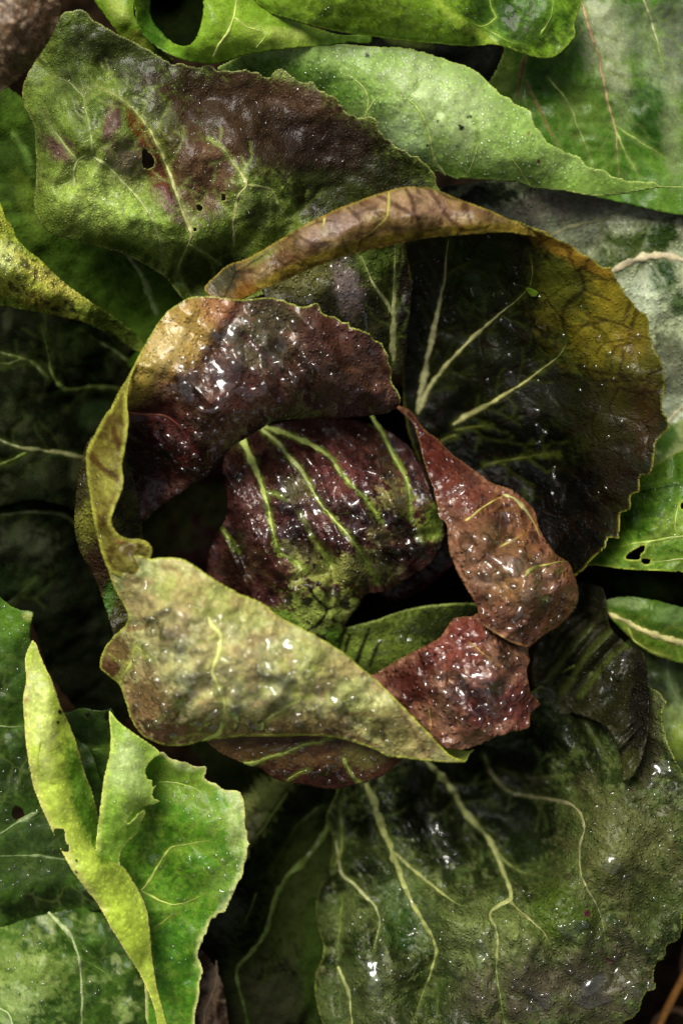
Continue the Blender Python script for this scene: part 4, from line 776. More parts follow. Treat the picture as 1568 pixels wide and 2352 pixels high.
# mottled outer leaf, upper left
leaf(head, 'big mottled green and brown outer leaf with holes, upper left', 'mottled',
     P([(145, 30), (165, 26), (188, 22), (215, 44, 3), (242, 62), (270, 78, 3), (300, 92), (330, 108, 3), (362, 126), (395, 146, 4), (418, 145), (445, 156, 4), (475, 151, 4), (520, 166, 5), (545, 160, 5), (590, 166, 5), (612, 178), (628, 172, 4), (646, 158, 4), (672, 176), (700, 192, 5), (720, 190, 5), (732, 206), (745, 214, 5), (772, 224), (783, 244, 5), (800, 264, 5), (823, 269, 5), (858, 277, 5), (878, 310, 4), (923, 345, 4), (966, 368, 4), (998, 400), (1003, 425), (1020, 460), (960, 520), (800, 570), (640, 660), (560, 690), (480, 700), (425, 690), (404, 668), (390, 648), (370, 630), (345, 615), (320, 601), (297, 590), (275, 580), (245, 572), (220, 566), (170, 551), (125, 540), (100, 522), (84, 498), (78, 470), (82, 430), (84, 385), (82, 340), (80, 300), (66, 265), (54, 240), (52, 212), (56, 188), (75, 150), (100, 110)],
       [(145, 30, 20), (270, 80, 10), (395, 148, 0), (520, 166, 5), (646, 162, 10), (745, 216, 5), (858, 280, -10), (966, 370, -30), (1010, 440, -60), (800, 560, -70), (640, 640, -80), (500, 700, -120), (404, 668, -120), (345, 615, -90), (275, 580, -80), (125, 540, -60), (78, 470, -70), (82, 340, -60), (54, 215, -50), (100, 110, -10), (120, 240, 30), (165, 300, 60), (215, 355, 80), (150, 470, 20), (310, 310, 85), (400, 440, 75), (330, 420, 25), (420, 530, 60), (300, 500, 60), (230, 520, -10), (566, 425, 60), (500, 330, 50), (480, 450, 10), (540, 520, 30), (470, 240, -10), (700, 330, -25), (800, 430, -70), (640, 300, -20), (640, 540, -60), (436, 565, 30), (350, 570, 10), (450, 640, -140), (250, 150, 10), (480, 620, -120), (660, 470, -10)],
       '5f7a3c', [('m', '74903f', 70, 0.0, 0.5, 0.5), ('b', '3a4820', 270, 120, 170, 60, 28, 0.9, 0.30), ('b', '3a2c1a', 640, 300, 330, 130, 18, 0.95, 0.27), ('b', '2c2a14', 830, 450, 190, 80, 8, 0.95, 0.30),
                  ('b', '463522', 600, 260, 250, 90, 18, 0.95, 0.42), ('b', '33241a', 760, 340, 160, 80, 22, 0.9, 0.36), ('b', '6a5240', 690, 220, 140, 40, 14, 0.6, 0.54), ('b', '6c5040', 470, 400, 90, 110, 20, 0.9, 0.36), ('b', '5a4030', 400, 300, 50, 130, -30, 0.5, 0.54), ('b', '6a3c24', 365, 400, 34, 110, -22, 0.95, 0.24), ('b', '8a4a20', 320, 300, 16, 60, -28, 0.7, 0.30), ('b', '6a4450', 255, 280, 24, 60, 10, 0.8, 0.42), ('b', '6f4a50', 140, 340, 50, 30, 45, 0.8, 0.48), ('b', '7a5a60', 290, 380, 60, 60, 30, 0.6, 0.54), ('b', '8a7478', 400, 480, 70, 24, 40, 0.7, 0.48),
                  ('b', '3c4a1c', 800, 450, 150, 60, 10, 0.7, 0.48), ('b', '2c3412', 900, 400, 80, 60, 20, 0.85, 0.30), ('b', '50603a', 600, 480, 60, 60, 0, 0.7, 0.48), ('b', '94b468', 240, 470, 130, 76, 30, 0.9, 0.36), ('b', '86a85c', 120, 240, 46, 70, -15, 0.8, 0.36), ('b', '4d6a34', 220, 260, 24, 70, 10, 0.8, 0.30), ('b', '7ba052', 330, 520, 70, 60, 30, 0.7, 0.36), ('b', '3c5a20', 330, 600, 130, 26, 30, 0.8, 0.30), ('b', '2a3a14', 500, 620, 90, 50, 0, 0.8, 0.24), ('b', '94a878', 690, 180, 160, 16, 18, 0.6, 0.42), ('b', '62705a', 360, 250, 60, 30, 40, 0.6, 0.48),  # dark green patch low down paints the shaded mouth of the folded pocket
                  ('m', '3a281c', 30, 0.5, 0.2, 0.35)],
       veins=[([(434, 560), (440, 540), (415, 470), (400, 430), (380, 370), (345, 300), (315, 258), (280, 228), (235, 203), (200, 200)], (11, 6), 'a8a476'), ([(215, 355), (207, 300), (195, 235), (200, 205)], (9, 6), '88a070'), ([(215, 358), (250, 385), (290, 425), (330, 470), (360, 530), (380, 610)], (10, 5), '98aa78'), ([(170, 430), (175, 375), (200, 358), (215, 358)], (8, 6), '90a070'), ([(178, 370), (150, 335), (120, 295), (100, 250)], (6, 4), '8a9a68'), ([(195, 225), (160, 190), (110, 170)], (7, 4), '90a870'), ([(537, 562), (538, 500), (548, 450), (566, 425), (540, 380), (515, 345), (480, 318)], (11, 5), 'a0a070'), ([(566, 425), (605, 430), (628, 440), (645, 480), (668, 510), (665, 530)], (9, 5), '8f9860'), ([(434, 560), (460, 575), (505, 605)], (8, 5), '9aa060'), ([(434, 562), (415, 600), (402, 640)], (7, 5), '84a050'), ([(668, 505), (690, 480), (705, 470)], (5, 3), '7a9040')],
       vcol='a0a878', halo='83985c', halo_w=8, cr=(12, 90), cr2=(2.6, 18), blister=(22, 34), edge='8a9464', edge_w=4, crease=[([(140, 430), (200, 385), (215, 358)], 16, 14), ([(300, 230), (360, 330), (420, 470)], 14, 20), ([(600, 440), (600, 500), (560, 560)], 14, 16), ([(120, 280), (160, 340)], 10, 12), ([(215, 560), (330, 585), (400, 650)], 20, 16)], h=3.5, gain=0.92, seed=16, tooth=38,
       holes=[[(328, 345), (335, 342), (343, 352), (356, 368), (352, 382), (342, 388), (330, 384), (327, 366)], [(508, 446), (516, 446), (519, 458), (510, 460)], [(452, 474), (462, 470), (466, 480), (456, 484)], [(441, 522), (447, 524), (454, 522), (451, 532), (444, 530)]]),
     drops=[(0, 130, 2.4, 6, [(230, 430, 150, 140), (600, 280, 280, 130), (480, 430, 120, 120), (200, 250, 130, 120)]), (0, 8, 5, 9, [(430, 310, 20, 14), (520, 440, 30, 30)])])
leaf(head, 'dark green leaf in shade beneath the mottled leaf, with one pale rib', 'shade',
     P([(-40, 180), (60, 230), (120, 300), (200, 500), (320, 560), (420, 640), (480, 700), (420, 800), (320, 850), (200, 800), (60, 640), (-40, 500)],
       [(-40, 180, -150), (60, 260, -140), (100, 500, -170), (-40, 500, -170), (300, 600, -190), (450, 680, -230), (350, 820, -320), (200, 760, -280), (60, 600, -200), (320, 680, -240)],
       '3a6022', [('m', '24401a', 60, 0, 0.3, 0.7), ('b', '55702c', 70, 470, 30, 90, -20, 0.7, 0.6)],
       veins=[([(362, 722), (348, 690), (330, 640), (300, 590), (250, 560), (180, 545)], (20, 9), '6a8a5c'), ([(25, 300), (60, 350), (76, 400)], (6, 3), '4a6a30')],
       vcol='6a8a5c', halo='4f7a3c', halo_w=10, cr=(16, 90), blister=(10, 40), h=5, seed=17))
leaf(head, 'yellowish green speckled leaf with a pale ridge at the left edge', 'mottled',
     P([(-40, 430), (0, 462), (15, 500), (28, 515), (40, 545), (62, 570), (90, 592), (145, 645), (200, 686), (260, 726), (310, 766), (345, 810), (300, 800), (260, 768), (200, 742), (160, 732), (125, 724), (50, 711), (0, 702), (-40, 700)],
       [(-40, 430, 20), (0, 465, 15), (40, 545, 10), (145, 645, -40), (260, 726, -120), (340, 806, -200), (260, 768, -160), (125, 724, -90), (0, 702, -60), (-40, 700, -50), (30, 620, 60), (120, 680, 0), (-30, 580, 70), (200, 715, -70)],
       '8f9a3e', [('b', 'a8b488', 20, 590, 60, 40, 30, 0.9, 0.7), ('b', 'bcb860', 110, 640, 110, 26, 32, 0.9, 0.7), ('b', '55702a', 260, 750, 90, 30, 30, 0.9, 0.5), ('b', '4a6a20', 60, 700, 120, 14, 8, 0.8, 0.5), ('b', '8a6a2a', 90, 690, 60, 26, 20, 0.5, 0.9), ('m', '2a2a12', 14, 0.45, 0.12, 0.7), ('b', '7c9a30', 60, 560, 60, 20, 40, 0.7, 0.5)],
       cr=(8, 60), cr2=(2.5, 14), h=3.5, seed=18), drops=[(0, 160, 1.6, 4.5, [(60, 620, 90, 60)])])

# outer leaves on the left, shade and sheen painted into their colours
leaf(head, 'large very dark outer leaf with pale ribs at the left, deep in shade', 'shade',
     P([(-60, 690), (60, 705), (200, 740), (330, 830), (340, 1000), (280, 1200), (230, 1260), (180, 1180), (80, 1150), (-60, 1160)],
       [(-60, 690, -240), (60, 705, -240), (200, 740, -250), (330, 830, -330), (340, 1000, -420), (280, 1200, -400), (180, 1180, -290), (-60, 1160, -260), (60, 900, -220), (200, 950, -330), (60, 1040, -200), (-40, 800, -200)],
       '1c2416', [('b', '3c4636', 150, 1080, 110, 40, 5, 0.6, 0.7), ('b', '34402c', 60, 930, 80, 50, 0, 0.6, 0.7), ('m', '171d12', 60, 0, 0.3, 0.8), ('b', '26402a', 220, 950, 50, 40, 0, 0.8, 0.4), ('b', '2c4426', 170, 780, 60, 40, 0, 0.7, 0.5), ('m', '3c4034', 40, 0.45, 0.2, 0.5)],  # paler grey green patches paint a sheen on the dark blade
       veins=[([(276, 894), (220, 890), (155, 896), (128, 872), (116, 840), (110, 800), (96, 750)], (15, 8), '4f6a30'), ([(320, 850), (270, 812), (225, 784), (180, 755)], (9, 5), '5a7048'), ([(200, 1052), (140, 1040), (90, 1034), (50, 1030), (0, 1010), (-40, 1000)], (17, 9), '767a58'), ([(60, 1038), (30, 1055), (-20, 1075)], (9, 5), '55702c'), ([(112, 868), (80, 835), (40, 820), (-30, 802)], (10, 6), '47582c'), ([(50, 824), (20, 834), (-20, 836)], (6, 4), '47582c')],
       vcol='667048', halo='34461f', halo_w=10, cr=(16, 90), blister=(22, 50), h=5, seed=19))
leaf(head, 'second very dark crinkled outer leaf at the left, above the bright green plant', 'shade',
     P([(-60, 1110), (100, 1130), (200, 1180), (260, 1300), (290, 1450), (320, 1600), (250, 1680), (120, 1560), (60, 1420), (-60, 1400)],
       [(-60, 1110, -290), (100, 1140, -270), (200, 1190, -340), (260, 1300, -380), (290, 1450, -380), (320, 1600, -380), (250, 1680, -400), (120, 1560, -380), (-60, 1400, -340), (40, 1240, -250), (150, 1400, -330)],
       '192014', [('m', '141a10', 60, 0, 0.3, 0.8), ('b', '3a4238', 60, 1260, 80, 60, 0, 0.8, 0.7), ('b', '26402a', 30, 1330, 70, 40, 0, 0.7, 0.6)],  # grey green patch paints a sheen here too
       veins=[([(200, 1230), (160, 1190), (120, 1178), (75, 1177), (0, 1184), (-40, 1190)], (11, 8), '66704e'), ([(0, 1400), (40, 1370), (80, 1330)], (8, 4), '3c4a30')],
       vcol='5a6444', halo='34461f', halo_w=10, cr=(18, 80), blister=(16, 40), h=5, seed=20, wr=(6, 80, 1.0)))

# bottom leaves
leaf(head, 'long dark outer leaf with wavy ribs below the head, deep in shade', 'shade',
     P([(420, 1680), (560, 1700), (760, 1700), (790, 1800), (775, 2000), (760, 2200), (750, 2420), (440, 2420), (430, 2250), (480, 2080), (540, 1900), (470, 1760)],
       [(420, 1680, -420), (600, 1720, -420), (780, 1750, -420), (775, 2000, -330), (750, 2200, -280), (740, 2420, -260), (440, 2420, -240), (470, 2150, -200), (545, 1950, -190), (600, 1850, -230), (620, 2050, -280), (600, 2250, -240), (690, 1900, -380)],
       '232c1a', [('m', '161c10', 50, 0, 0.3, 0.8), ('b', '8c9a68', 590, 1860, 44, 100, 35, 0.9, 0.6), ('b', 'a8a48c', 560, 1930, 24, 60, 35, 0.8, 0.6), ('b', '4a5a34', 680, 2060, 70, 160, 15, 0.5, 0.7), ('b', '55595a', 520, 2100, 50, 60, 30, 0.6, 0.8), ('b', '2c4a1c', 720, 2200, 30, 180, 0, 0.7, 0.6), ('b', '3c3f34', 580, 2300, 110, 90, 0, 0.55, 0.7)],  # pale patches near the top paint the lit part of the blade
       veins=[([(660, 1820), (620, 1880), (575, 1940)], (13, 7), '6a8440'), ([(776, 1850), (755, 1895), (735, 1930), (700, 1975), (668, 2005), (645, 2035), (625, 2090), (610, 2140), (575, 2190), (545, 2225), (548, 2270), (560, 2310), (575, 2380)], (17, 12), '4f6a2a'), ([(740, 1850), (690, 1890), (650, 1950), (625, 1990)], (7, 4), '3a4a26'), ([(590, 2050), (575, 2090), (560, 2130)], (8, 4), '55662c'), ([(830, 2100), (828, 2180), (822, 2260), (815, 2330)], (8, 4), '47701c')],
       vcol='4f6a2a', halo='2c401a', halo_w=9, cr=(12, 70), blister=(20, 34), h=5, seed=21, wr=(6, 70, 0.45)))
leaf(head, 'small pale brown shrivelled leaf at the bottom, between green and dark leaves', 'shade',
     P([(430, 2200), (460, 2180), (500, 2230), (520, 2300), (515, 2420), (420, 2420)], [(430, 2200, -140), (500, 2230, -150), (520, 2300, -160), (515, 2420, -150), (420, 2420, -130), (470, 2300, -110)],
       '4a3c34', [('m', '7a7068', 30, 0.3, 0.2, 0.7)], veins=[([(495, 2205), (498, 2250), (485, 2290), (470, 2330), (468, 2400)], (8, 5), 'a08a78')], vcol='a08a78', cr=(8, 40), wr=(8, 30, 0.4), h=4, seed=22))
leaf(head, 'broad wet dark green leaf with pale branching veins and toothed edge, lower right', 'dark',
     P([(780, 1780), (900, 1720), (1060, 1660), (1200, 1600), (1330, 1520), (1440, 1500), (1478, 1545), (1492, 1576, 3), (1528, 1606, 4), (1519, 1640), (1523, 1676, 4), (1536, 1715), (1553, 1752, 4), (1575, 1790), (1620, 1850), (1630, 1960), (1600, 2060), (1568, 2098, 3), (1566, 2130), (1558, 2158, 4), (1530, 2172), (1526, 2195, 4), (1506, 2214), (1500, 2240), (1503, 2268, 4), (1482, 2282), (1470, 2310), (1462, 2334, 4), (1436, 2346), (1425, 2365), (1400, 2440), (740, 2440), (748, 2380), (730, 2320), (722, 2250), (742, 2180), (724, 2110), (730, 2050), (756, 1990), (764, 1930), (748, 1880), (772, 1820)],
       [(780, 1780, -330), (900, 1720, -380), (1060, 1660, -350), (1200, 1600, -300), (1330, 1520, -230), (1440, 1500, -180), (1500, 1590, -60), (1535, 1700, -40), (1600, 1850, -30), (1560, 2120, -40), (1500, 2240, -50), (1440, 2350, -60), (1200, 2420, -30), (900, 2420, -60), (725, 2350, -230), (735, 2100, -300), (750, 1920, -360), (775, 2100, -190), (780, 2300, -150), (850, 1850, -270), (900, 2000, -180), (870, 2090, -130), (960, 2100, -130), (1000, 2200, -90), (1030, 1990, -240), (1090, 2100, -20), (1165, 2075, -50), (1185, 2120, 15), (1020, 2100, -60), (1000, 1850, -330), (1200, 1800, -330), (1200, 1950, -310), (1270, 1960, -230), (1100, 1950, -300), (1150, 2030, -190), (1280, 2050, -10), (1345, 2010, 15), (1365, 1930, 10), (1300, 1700, -180), (1430, 1700, -120), (1340, 1870, -60), (1450, 1900, -10), (1450, 2050, 0), (1300, 2200, 5), (820, 2200, -110), (800, 2300, -120), (1280, 1830, -150)],
       '344424', [('b', '222f16', 770, 2000, 90, 330, 0, 0.8, 0.6), ('m', '35301f', 22, 0.45, 0.2, 0.35), ('m', '8a9468', 15, 0.45, 0.2, 0.45), ('m', '5c5040', 46, 0.5, 0.2, 0.35), ('m', '55683c', 60, 0.1, 0.3, 0.7), ('b', '0f150b', 1080, 1760, 260, 130, -20, 0.85, 0.5), ('b', '132410', 1220, 1920, 120, 110, 20, 0.85, 0.5), ('b', '1b2012', 1000, 1880, 130, 90, 45, 0.8, 0.6), ('b', '1b2414', 1290, 1650, 120, 120, 0, 0.7, 0.6), ('b', '728050', 1190, 2130, 180, 60, 10, 0.85, 0.7), ('b', '58704a', 930, 2080, 60, 110, -25, 0.75, 0.6), ('b', '6c704a', 1430, 1970, 150, 150, 0, 0.75, 0.9), ('b', '6a6a52', 1250, 2250, 240, 110, 0, 0.6, 1.0), ('b', '7f8e62', 1100, 2190, 90, 70, 0, 0.6, 1.0), ('b', '4f6a24', 1290, 2110, 80, 70, 30, 0.8, 0.7), ('b', '5a5448', 1180, 2280, 200, 70, 0, 0.75, 0.8), ('b', '5c5648', 1380, 2250, 130, 90, 0, 0.6, 0.9), ('b', '4f4a3c', 1480, 1700, 46, 130, 10, 0.7, 0.8), ('b', '1f4a14', 920, 2130, 40, 50, 0, 0.8, 0.4), ('b', '1f2a14', 840, 1960, 60, 90, 0, 0.7, 0.7), ('b', '6c7a50', 800, 2110, 50, 60, 30, 0.6, 0.9), ('b', '2e4a1c', 1000, 2260, 60, 80, -20, 0.5, 0.8), ('b', '5f6a48', 850, 2280, 90, 70, 0, 0.6, 0.9), ('b', '35481c', 1490, 2060, 60, 60, 0, 0.6, 0.8),  # near-black patches paint the shade of the hollow under the head
                  ('d', '5a3038', [(1348, 2098, 8), (1400, 2200, 9)])],
       veins=[([(840, 1800), (858, 1840), (873, 1887), (898, 1952), (933, 2047), (968, 2112), (1001, 2177), (992, 2220), (975, 2270), (955, 2330)], (20, 8), '929c60'), ([(975, 1740), (1000, 1770), (1033, 1807), (1068, 1867), (1123, 1927), (1153, 1997), (1172, 2060), (1145, 2078), (1124, 2098), (1136, 2130), (1141, 2157), (1139, 2232), (1148, 2280), (1158, 2360)], (20, 7), '929a68'), ([(1130, 1935), (1150, 1968), (1190, 2000), (1240, 2012)], (7, 3), '70804a'),
              ([(903, 1957), (940, 1990), (983, 2027), (1030, 2062), (1078, 2092)], (11, 7), '8f9660'), ([(1165, 2064), (1195, 2095), (1228, 2122), (1250, 2145), (1268, 2180)], (8, 5), '8a8a5c'),
              ([(1110, 1735), (1128, 1775), (1163, 1815), (1200, 1826), (1245, 1833), (1288, 1840), (1315, 1850), (1333, 1870), (1340, 1907), (1331, 1940), (1329, 1975), (1333, 2008), (1342, 2030), (1362, 2065), (1376, 2095), (1383, 2127), (1398, 2195)], (10, 6), '8e8a70'), ([(1145, 1765), (1200, 1785), (1260, 1785), (1310, 1780)], (7, 4), '6c684c'), 
              ([(772, 1930), (778, 1980), (790, 2014), (815, 2032), (848, 2067), (866, 2090), (873, 2117), (862, 2160), (858, 2182)], (10, 7), '9aa07c'), ([(770, 1990), (785, 1940), (782, 1860), (790, 1810)], (8, 4), '74803c'), ([(776, 2220), (790, 2255), (803, 2292), (806, 2330), (811, 2400)], (10, 6), '98a070'), ([(1290, 1580), (1330, 1640), (1370, 1700), (1410, 1760)], (6, 3), '5c5c48'), ([(785, 2060), (780, 2130), (776, 2200)], (5, 3), '5c7a34')],
       vcol='98a070', halo='5c6c3c', halo_w=9, cr=(20, 110), cr2=(3.0, 16), blister=(34, 40), edge='7f8a48', edge_w=4, crease=[([(800, 1830), (830, 1960), (900, 2090), (930, 2200)], 40, 26), ([(950, 1850), (1010, 1960), (1100, 2070), (1165, 2080)], 46, 26), ([(770, 2050), (790, 2150), (780, 2230)], 30, 20), ([(1290, 1560), (1350, 1680), (1400, 1800)], 30, 20), ([(1100, 1760), (1200, 1800), (1290, 1850)], 34, 22), ([(1000, 1800), (1060, 1900), (1100, 2000)], 26, 18), ([(1200, 1700), (1300, 1760), (1330, 1840)], 30, 22), ([(960, 2280), (1060, 2230), (1080, 2160)], 22, 24), ([(1260, 2240), (1350, 2260), (1420, 2240)], 18, 30)], h=4, hs=0.18, gain=0.86, seed=23, tooth=50, wr=(5, 60, 2.2)),
     drops=[(0, 170, 3.0, 8, [(1200, 2170, 300, 130), (1430, 2000, 130, 200), (950, 2080, 160, 180), (1450, 1750, 80, 180)]), (0, 60, 4, 10, [(1300, 2150, 200, 140), (1420, 1930, 100, 120), (900, 2200, 120, 120)]), (0, 1, 34, 36, [(1368, 2262, 3, 3)]), (0, 4, 12, 18, [(1450, 2262, 50, 50)])],
     films=[(0, [(1360, 2270, 90, 60, 60, -0.05, 6), (1460, 2270, 60, 60, 40, 0.1, 5), (1060, 1980, 70, 30, 40, 0.0, 6), (935, 2110, 50, 60, 40, 0.0, 6), (1000, 1900, 110, 70, 36, 0.25, 5), (1190, 1800, 90, 40, 36, 0.2, 5), (1380, 1990, 80, 60, 44, 0.2, 6), (1440, 1680, 60, 120, 44, 0.25, 6), (1330, 2140, 70, 40, 40, 0.1, 6), (1180, 2300, 120, 40, 40, 0.15, 6), (1060, 2200, 90, 70, 40, 0.2, 6), (850, 2240, 80, 90, 40, 0.2, 6), (1520, 1800, 46, 90, 40, 0.15, 6), (1120, 2160, 40, 50, 36, 0.1, 6)])])
leaf(head, 'dark corrugated leaf right of the red leaf, above the toothed one', 'dark',
     P([(1270, 1330), (1350, 1340), (1383, 1352), (1392, 1400), (1400, 1440), (1440, 1480), (1475, 1500), (1486, 1545), (1488, 1620), (1484, 1700), (1460, 1770), (1432, 1800), (1424, 1740), (1390, 1670), (1320, 1640), (1270, 1640), (1220, 1560), (1240, 1450)],
       [(1270, 1330, -260), (1383, 1352, -170), (1400, 1440, -140), (1475, 1500, -40), (1486, 1560, 5), (1478, 1720, 15), (1415, 1828, 10), (1400, 1700, -30), (1280, 1620, -200), (1220, 1560, -260), (1240, 1450, -280), (1350, 1500, -140), (1420, 1580, -60)],
       '2f3020', [('m', '4a4838', 40, 0.2, 0.25, 0.7), ('l', '4a5a2c', [(1260, 1560), (1310, 1490), (1360, 1440)], 9, 0.8, 0.4), ('l', '4a5a2c', [(1290, 1590), (1350, 1500), (1400, 1450)], 9, 0.8, 0.4), ('l', '4a5a2c', [(1330, 1600), (1400, 1510), (1440, 1480)], 9, 0.8, 0.4), ('b', '1c1812', 1470, 1600, 26, 140, 5, 0.85, 0.3), ('b', '1c1a14', 1290, 1380, 60, 50, 0, 0.7, 0.5), ('b', '3a421c', 1440, 1780, 26, 60, 20, 0.7, 0.4)],
       cr=(6, 50), cr2=(3, 14), crease=[([(1245, 1545), (1295, 1475), (1345, 1425)], 30, 13), ([(1275, 1585), (1335, 1495), (1385, 1440)], 30, 13), ([(1315, 1605), (1385, 1510), (1428, 1470)], 26, 13), ([(1380, 1650), (1430, 1570), (1450, 1520)], 20, 14)], wr=(18, 75, 0.69), h=3.5, seed=24), drops=[(0, 120, 1.6, 4, [(1370, 1520, 100, 100)])],
     films=[(0, [(1440, 1500, 40, 50, 30, 0.0, 6), (1380, 1560, 60, 60, 34, 0.2, 5)])])
leaf(head, 'blurred grey green outer leaf behind the right rim, with pale ribs and dark green patches', 'dark',
     P([(1000, 440), (1080, 420), (1200, 410), (1400, 420), (1640, 420), (1640, 1080), (1520, 1060), (1400, 900), (1240, 600), (1100, 500)],
       [(1000, 440, -160), (1200, 410, -210), (1400, 420, -200), (1640, 420, -190), (1640, 1080, -220), (1450, 1000, -260), (1240, 600, -200), (1300, 520, -190), (1480, 600, -170), (1560, 800, -190), (1100, 460, -180)],
       'a0a892', [('m', '8a9478', 70, 0.0, 0.3, 0.7), ('b', '908a82', 1330, 460, 200, 50, -8, 0.85, 0.6), ('b', 'a09c96', 1540, 470, 80, 60, 0, 0.7, 0.6), ('b', '4a601c', 1440, 570, 130, 50, -20, 0.9, 0.7), ('b', '2f4f14', 1510, 540, 40, 26, 0, 0.8, 0.5), ('b', '2c5214', 1520, 640, 34, 50, 10, 1.0, 0.4), ('b', '2c5214', 1560, 700, 26, 30, 0, 0.8, 0.4), ('b', '2a3a14', 1100, 450, 120, 40, -10, 0.9, 0.5), ('b', 'b0bcaa', 1470, 690, 60, 60, 0, 0.7, 0.5), ('b', '5a5f4c', 1540, 840, 60, 90, 0, 0.7, 0.6), ('b', 'b4c0ac', 1550, 960, 60, 60, 0, 0.8, 0.5), ('b', '2c5a18', 1530, 1010, 30, 40, 20, 0.8, 0.4), ('b', '1c2010', 1060, 440, 60, 26, 0, 0.9, 0.3)],
       veins=[([(1262, 545), (1300, 524), (1333, 515), (1383, 505), (1430, 485), (1478, 460)], (11, 7), 'a0a080'), ([(1403, 624), (1440, 605), (1483, 590), (1530, 588), (1580, 600), (1630, 612)], (24, 18), 'b8ac9c'), ([(1383, 508), (1372, 560), (1350, 600)], (9, 6), '8a9468'), ([(1520, 980), (1560, 940), (1610, 900)], (12, 8), 'b0a898'), ([(1030, 450), (1055, 440), (1090, 415)], (6, 4), '5a6a3a')],
       vcol='a8a890', halo='98a088', halo_w=10, cr=(14, 90), blister=(12, 50), h=5, hs=0.1, gain=0.88, seed=25))

# ------------------------------------------------------------------ neighbours
gp = thing('green_chicory', 'bright green chicory plant with folded leaves at the lower left corner', 'chicory', 60, 2340, -940)
leaf(gp, 'flat mid green leaf at the left edge with a small round hole', 'green',
     P([(-60, 1340), (-20, 1355), (0, 1370), (20, 1386), (45, 1400), (76, 1406), (74, 1425), (70, 1455), (76, 1490), (110, 1600), (200, 1700), (260, 1900), (300, 2060), (240, 2090), (120, 2100), (-60, 2160)],
       [(-60, 1340, -60), (0, 1372, -50), (76, 1408, -40), (110, 1600, -80), (200, 1700, -120), (260, 1900, -100), (300, 2060, -90), (120, 2095, -150), (-60, 2150, -150), (20, 1600, -60), (30, 1800, -60), (100, 1950, -80), (0, 2050, -110)],
       '3c6a26', [('m', '2c5220', 60, 0, 0.3, 0.7), ('b', '4f8a20', 20, 1420, 60, 60, 0, 0.8, 0.6), ('b', '9aa868', 66, 1416, 16, 12, 0, 0.8, 0.3), ('b', '41603a', 60, 1950, 120, 100, 0, 0.7, 0.6), ('b', '2a4420', 40, 1750, 70, 90, 0, 0.6, 0.6), ('b', '22331a', 120, 2070, 160, 30, -10, 0.8, 0.5), ('b', '507044', 60, 2000, 80, 40, 0, 0.5, 0.7)],  # dark band near the lower edge paints the shade of the crevice
       veins=[([(-40, 1668), (0, 1669), (62, 1670)], (10, 7), '6f9060'), ([(92, 1865), (60, 1880), (0, 1917), (-40, 1940)], (12, 7), '6a8460'), ([(150, 1975), (90, 1967), (0, 1967), (-40, 1970)], (9, 6), '66805c')],
       vcol='6f9060', halo='4a7434', halo_w=10, cr=(10, 80), cr2=(2.2, 14), blister=(8, 40), h=4, hs=0.26, gain=0.84, seed=30, holes=[[(28, 1868), (38, 1852), (52, 1862), (57, 1880), (36, 1883)]]),
     drops=[(0, 90, 2.4, 7, [(40, 1900, 110, 160), (30, 1500, 60, 120)])], films=[(0, [(60, 2010, 90, 40, 26, 0.3, 4)])])
leaf(gp, 'shaded deep green leaf between the two folded flaps', 'green',
     P([(100, 1560), (140, 1630), (155, 1637), (185, 1626), (230, 1633), (258, 1630), (270, 1700), (270, 2000), (200, 2000), (140, 1800)],
       [(100, 1560, -150), (155, 1637, -60), (255, 1632, -20), (270, 1800, -60), (250, 2000, -90), (190, 1900, -110), (200, 1720, -120)],
       '2a4f1c', [('m', '1d3a14', 50, 0, 0.3, 0.7), ('d', '10140a', [(205, 1643, 7), (246, 1645, 8)])], veins=[([(182, 1727), (215, 1722), (250, 1720)], (6, 4), '4a7430')], vcol='4a7430', cr=(8, 60), h=4, seed=31))
leaf(gp, 'broad mottled leaf with a pale rib at the bottom left corner', 'green',
     P([(-60, 2120), (0, 2130), (60, 2110), (118, 2097), (180, 2085), (230, 2090), (300, 2150), (380, 2300), (420, 2440), (-60, 2440)],
       [(-60, 2120, -170), (118, 2097, -90), (230, 2090, -130), (300, 2150, -110), (400, 2420, -120), (-60, 2430, -50), (100, 2200, -40), (180, 2280, -40), (280, 2300, -80), (30, 2300, -20)],
       '3f7028', [('m', '2a5220', 50, 0, 0.3, 0.75), ('b', '7f9f58', 60, 2230, 110, 90, 20, 0.75, 0.9), ('b', '93b07c', 20, 2310, 90, 60, 20, 0.7, 0.9), ('b', '9ab08c', 105, 2112, 20, 14, 0, 0.8, 0.3), ('m', 'a0b480', 24, 0.5, 0.2, 0.5)],
       veins=[([(112, 2095), (135, 2118), (165, 2152), (178, 2185), (185, 2217), (190, 2280), (186, 2400)], (13, 9), '93a884'), ([(183, 2200), (220, 2220), (260, 2250)], (5, 3), '5a8a3c'), ([(-40, 2300), (20, 2330), (40, 2400)], (8, 5), '93a884')],
       vcol='93a884', halo='55843c', halo_w=9, cr=(10, 70), cr2=(2.2, 16), blister=(10, 36), h=4, hs=0.26, gain=0.84, seed=32),
     drops=[(0, 70, 2.4, 6, [(100, 2240, 150, 100)])])
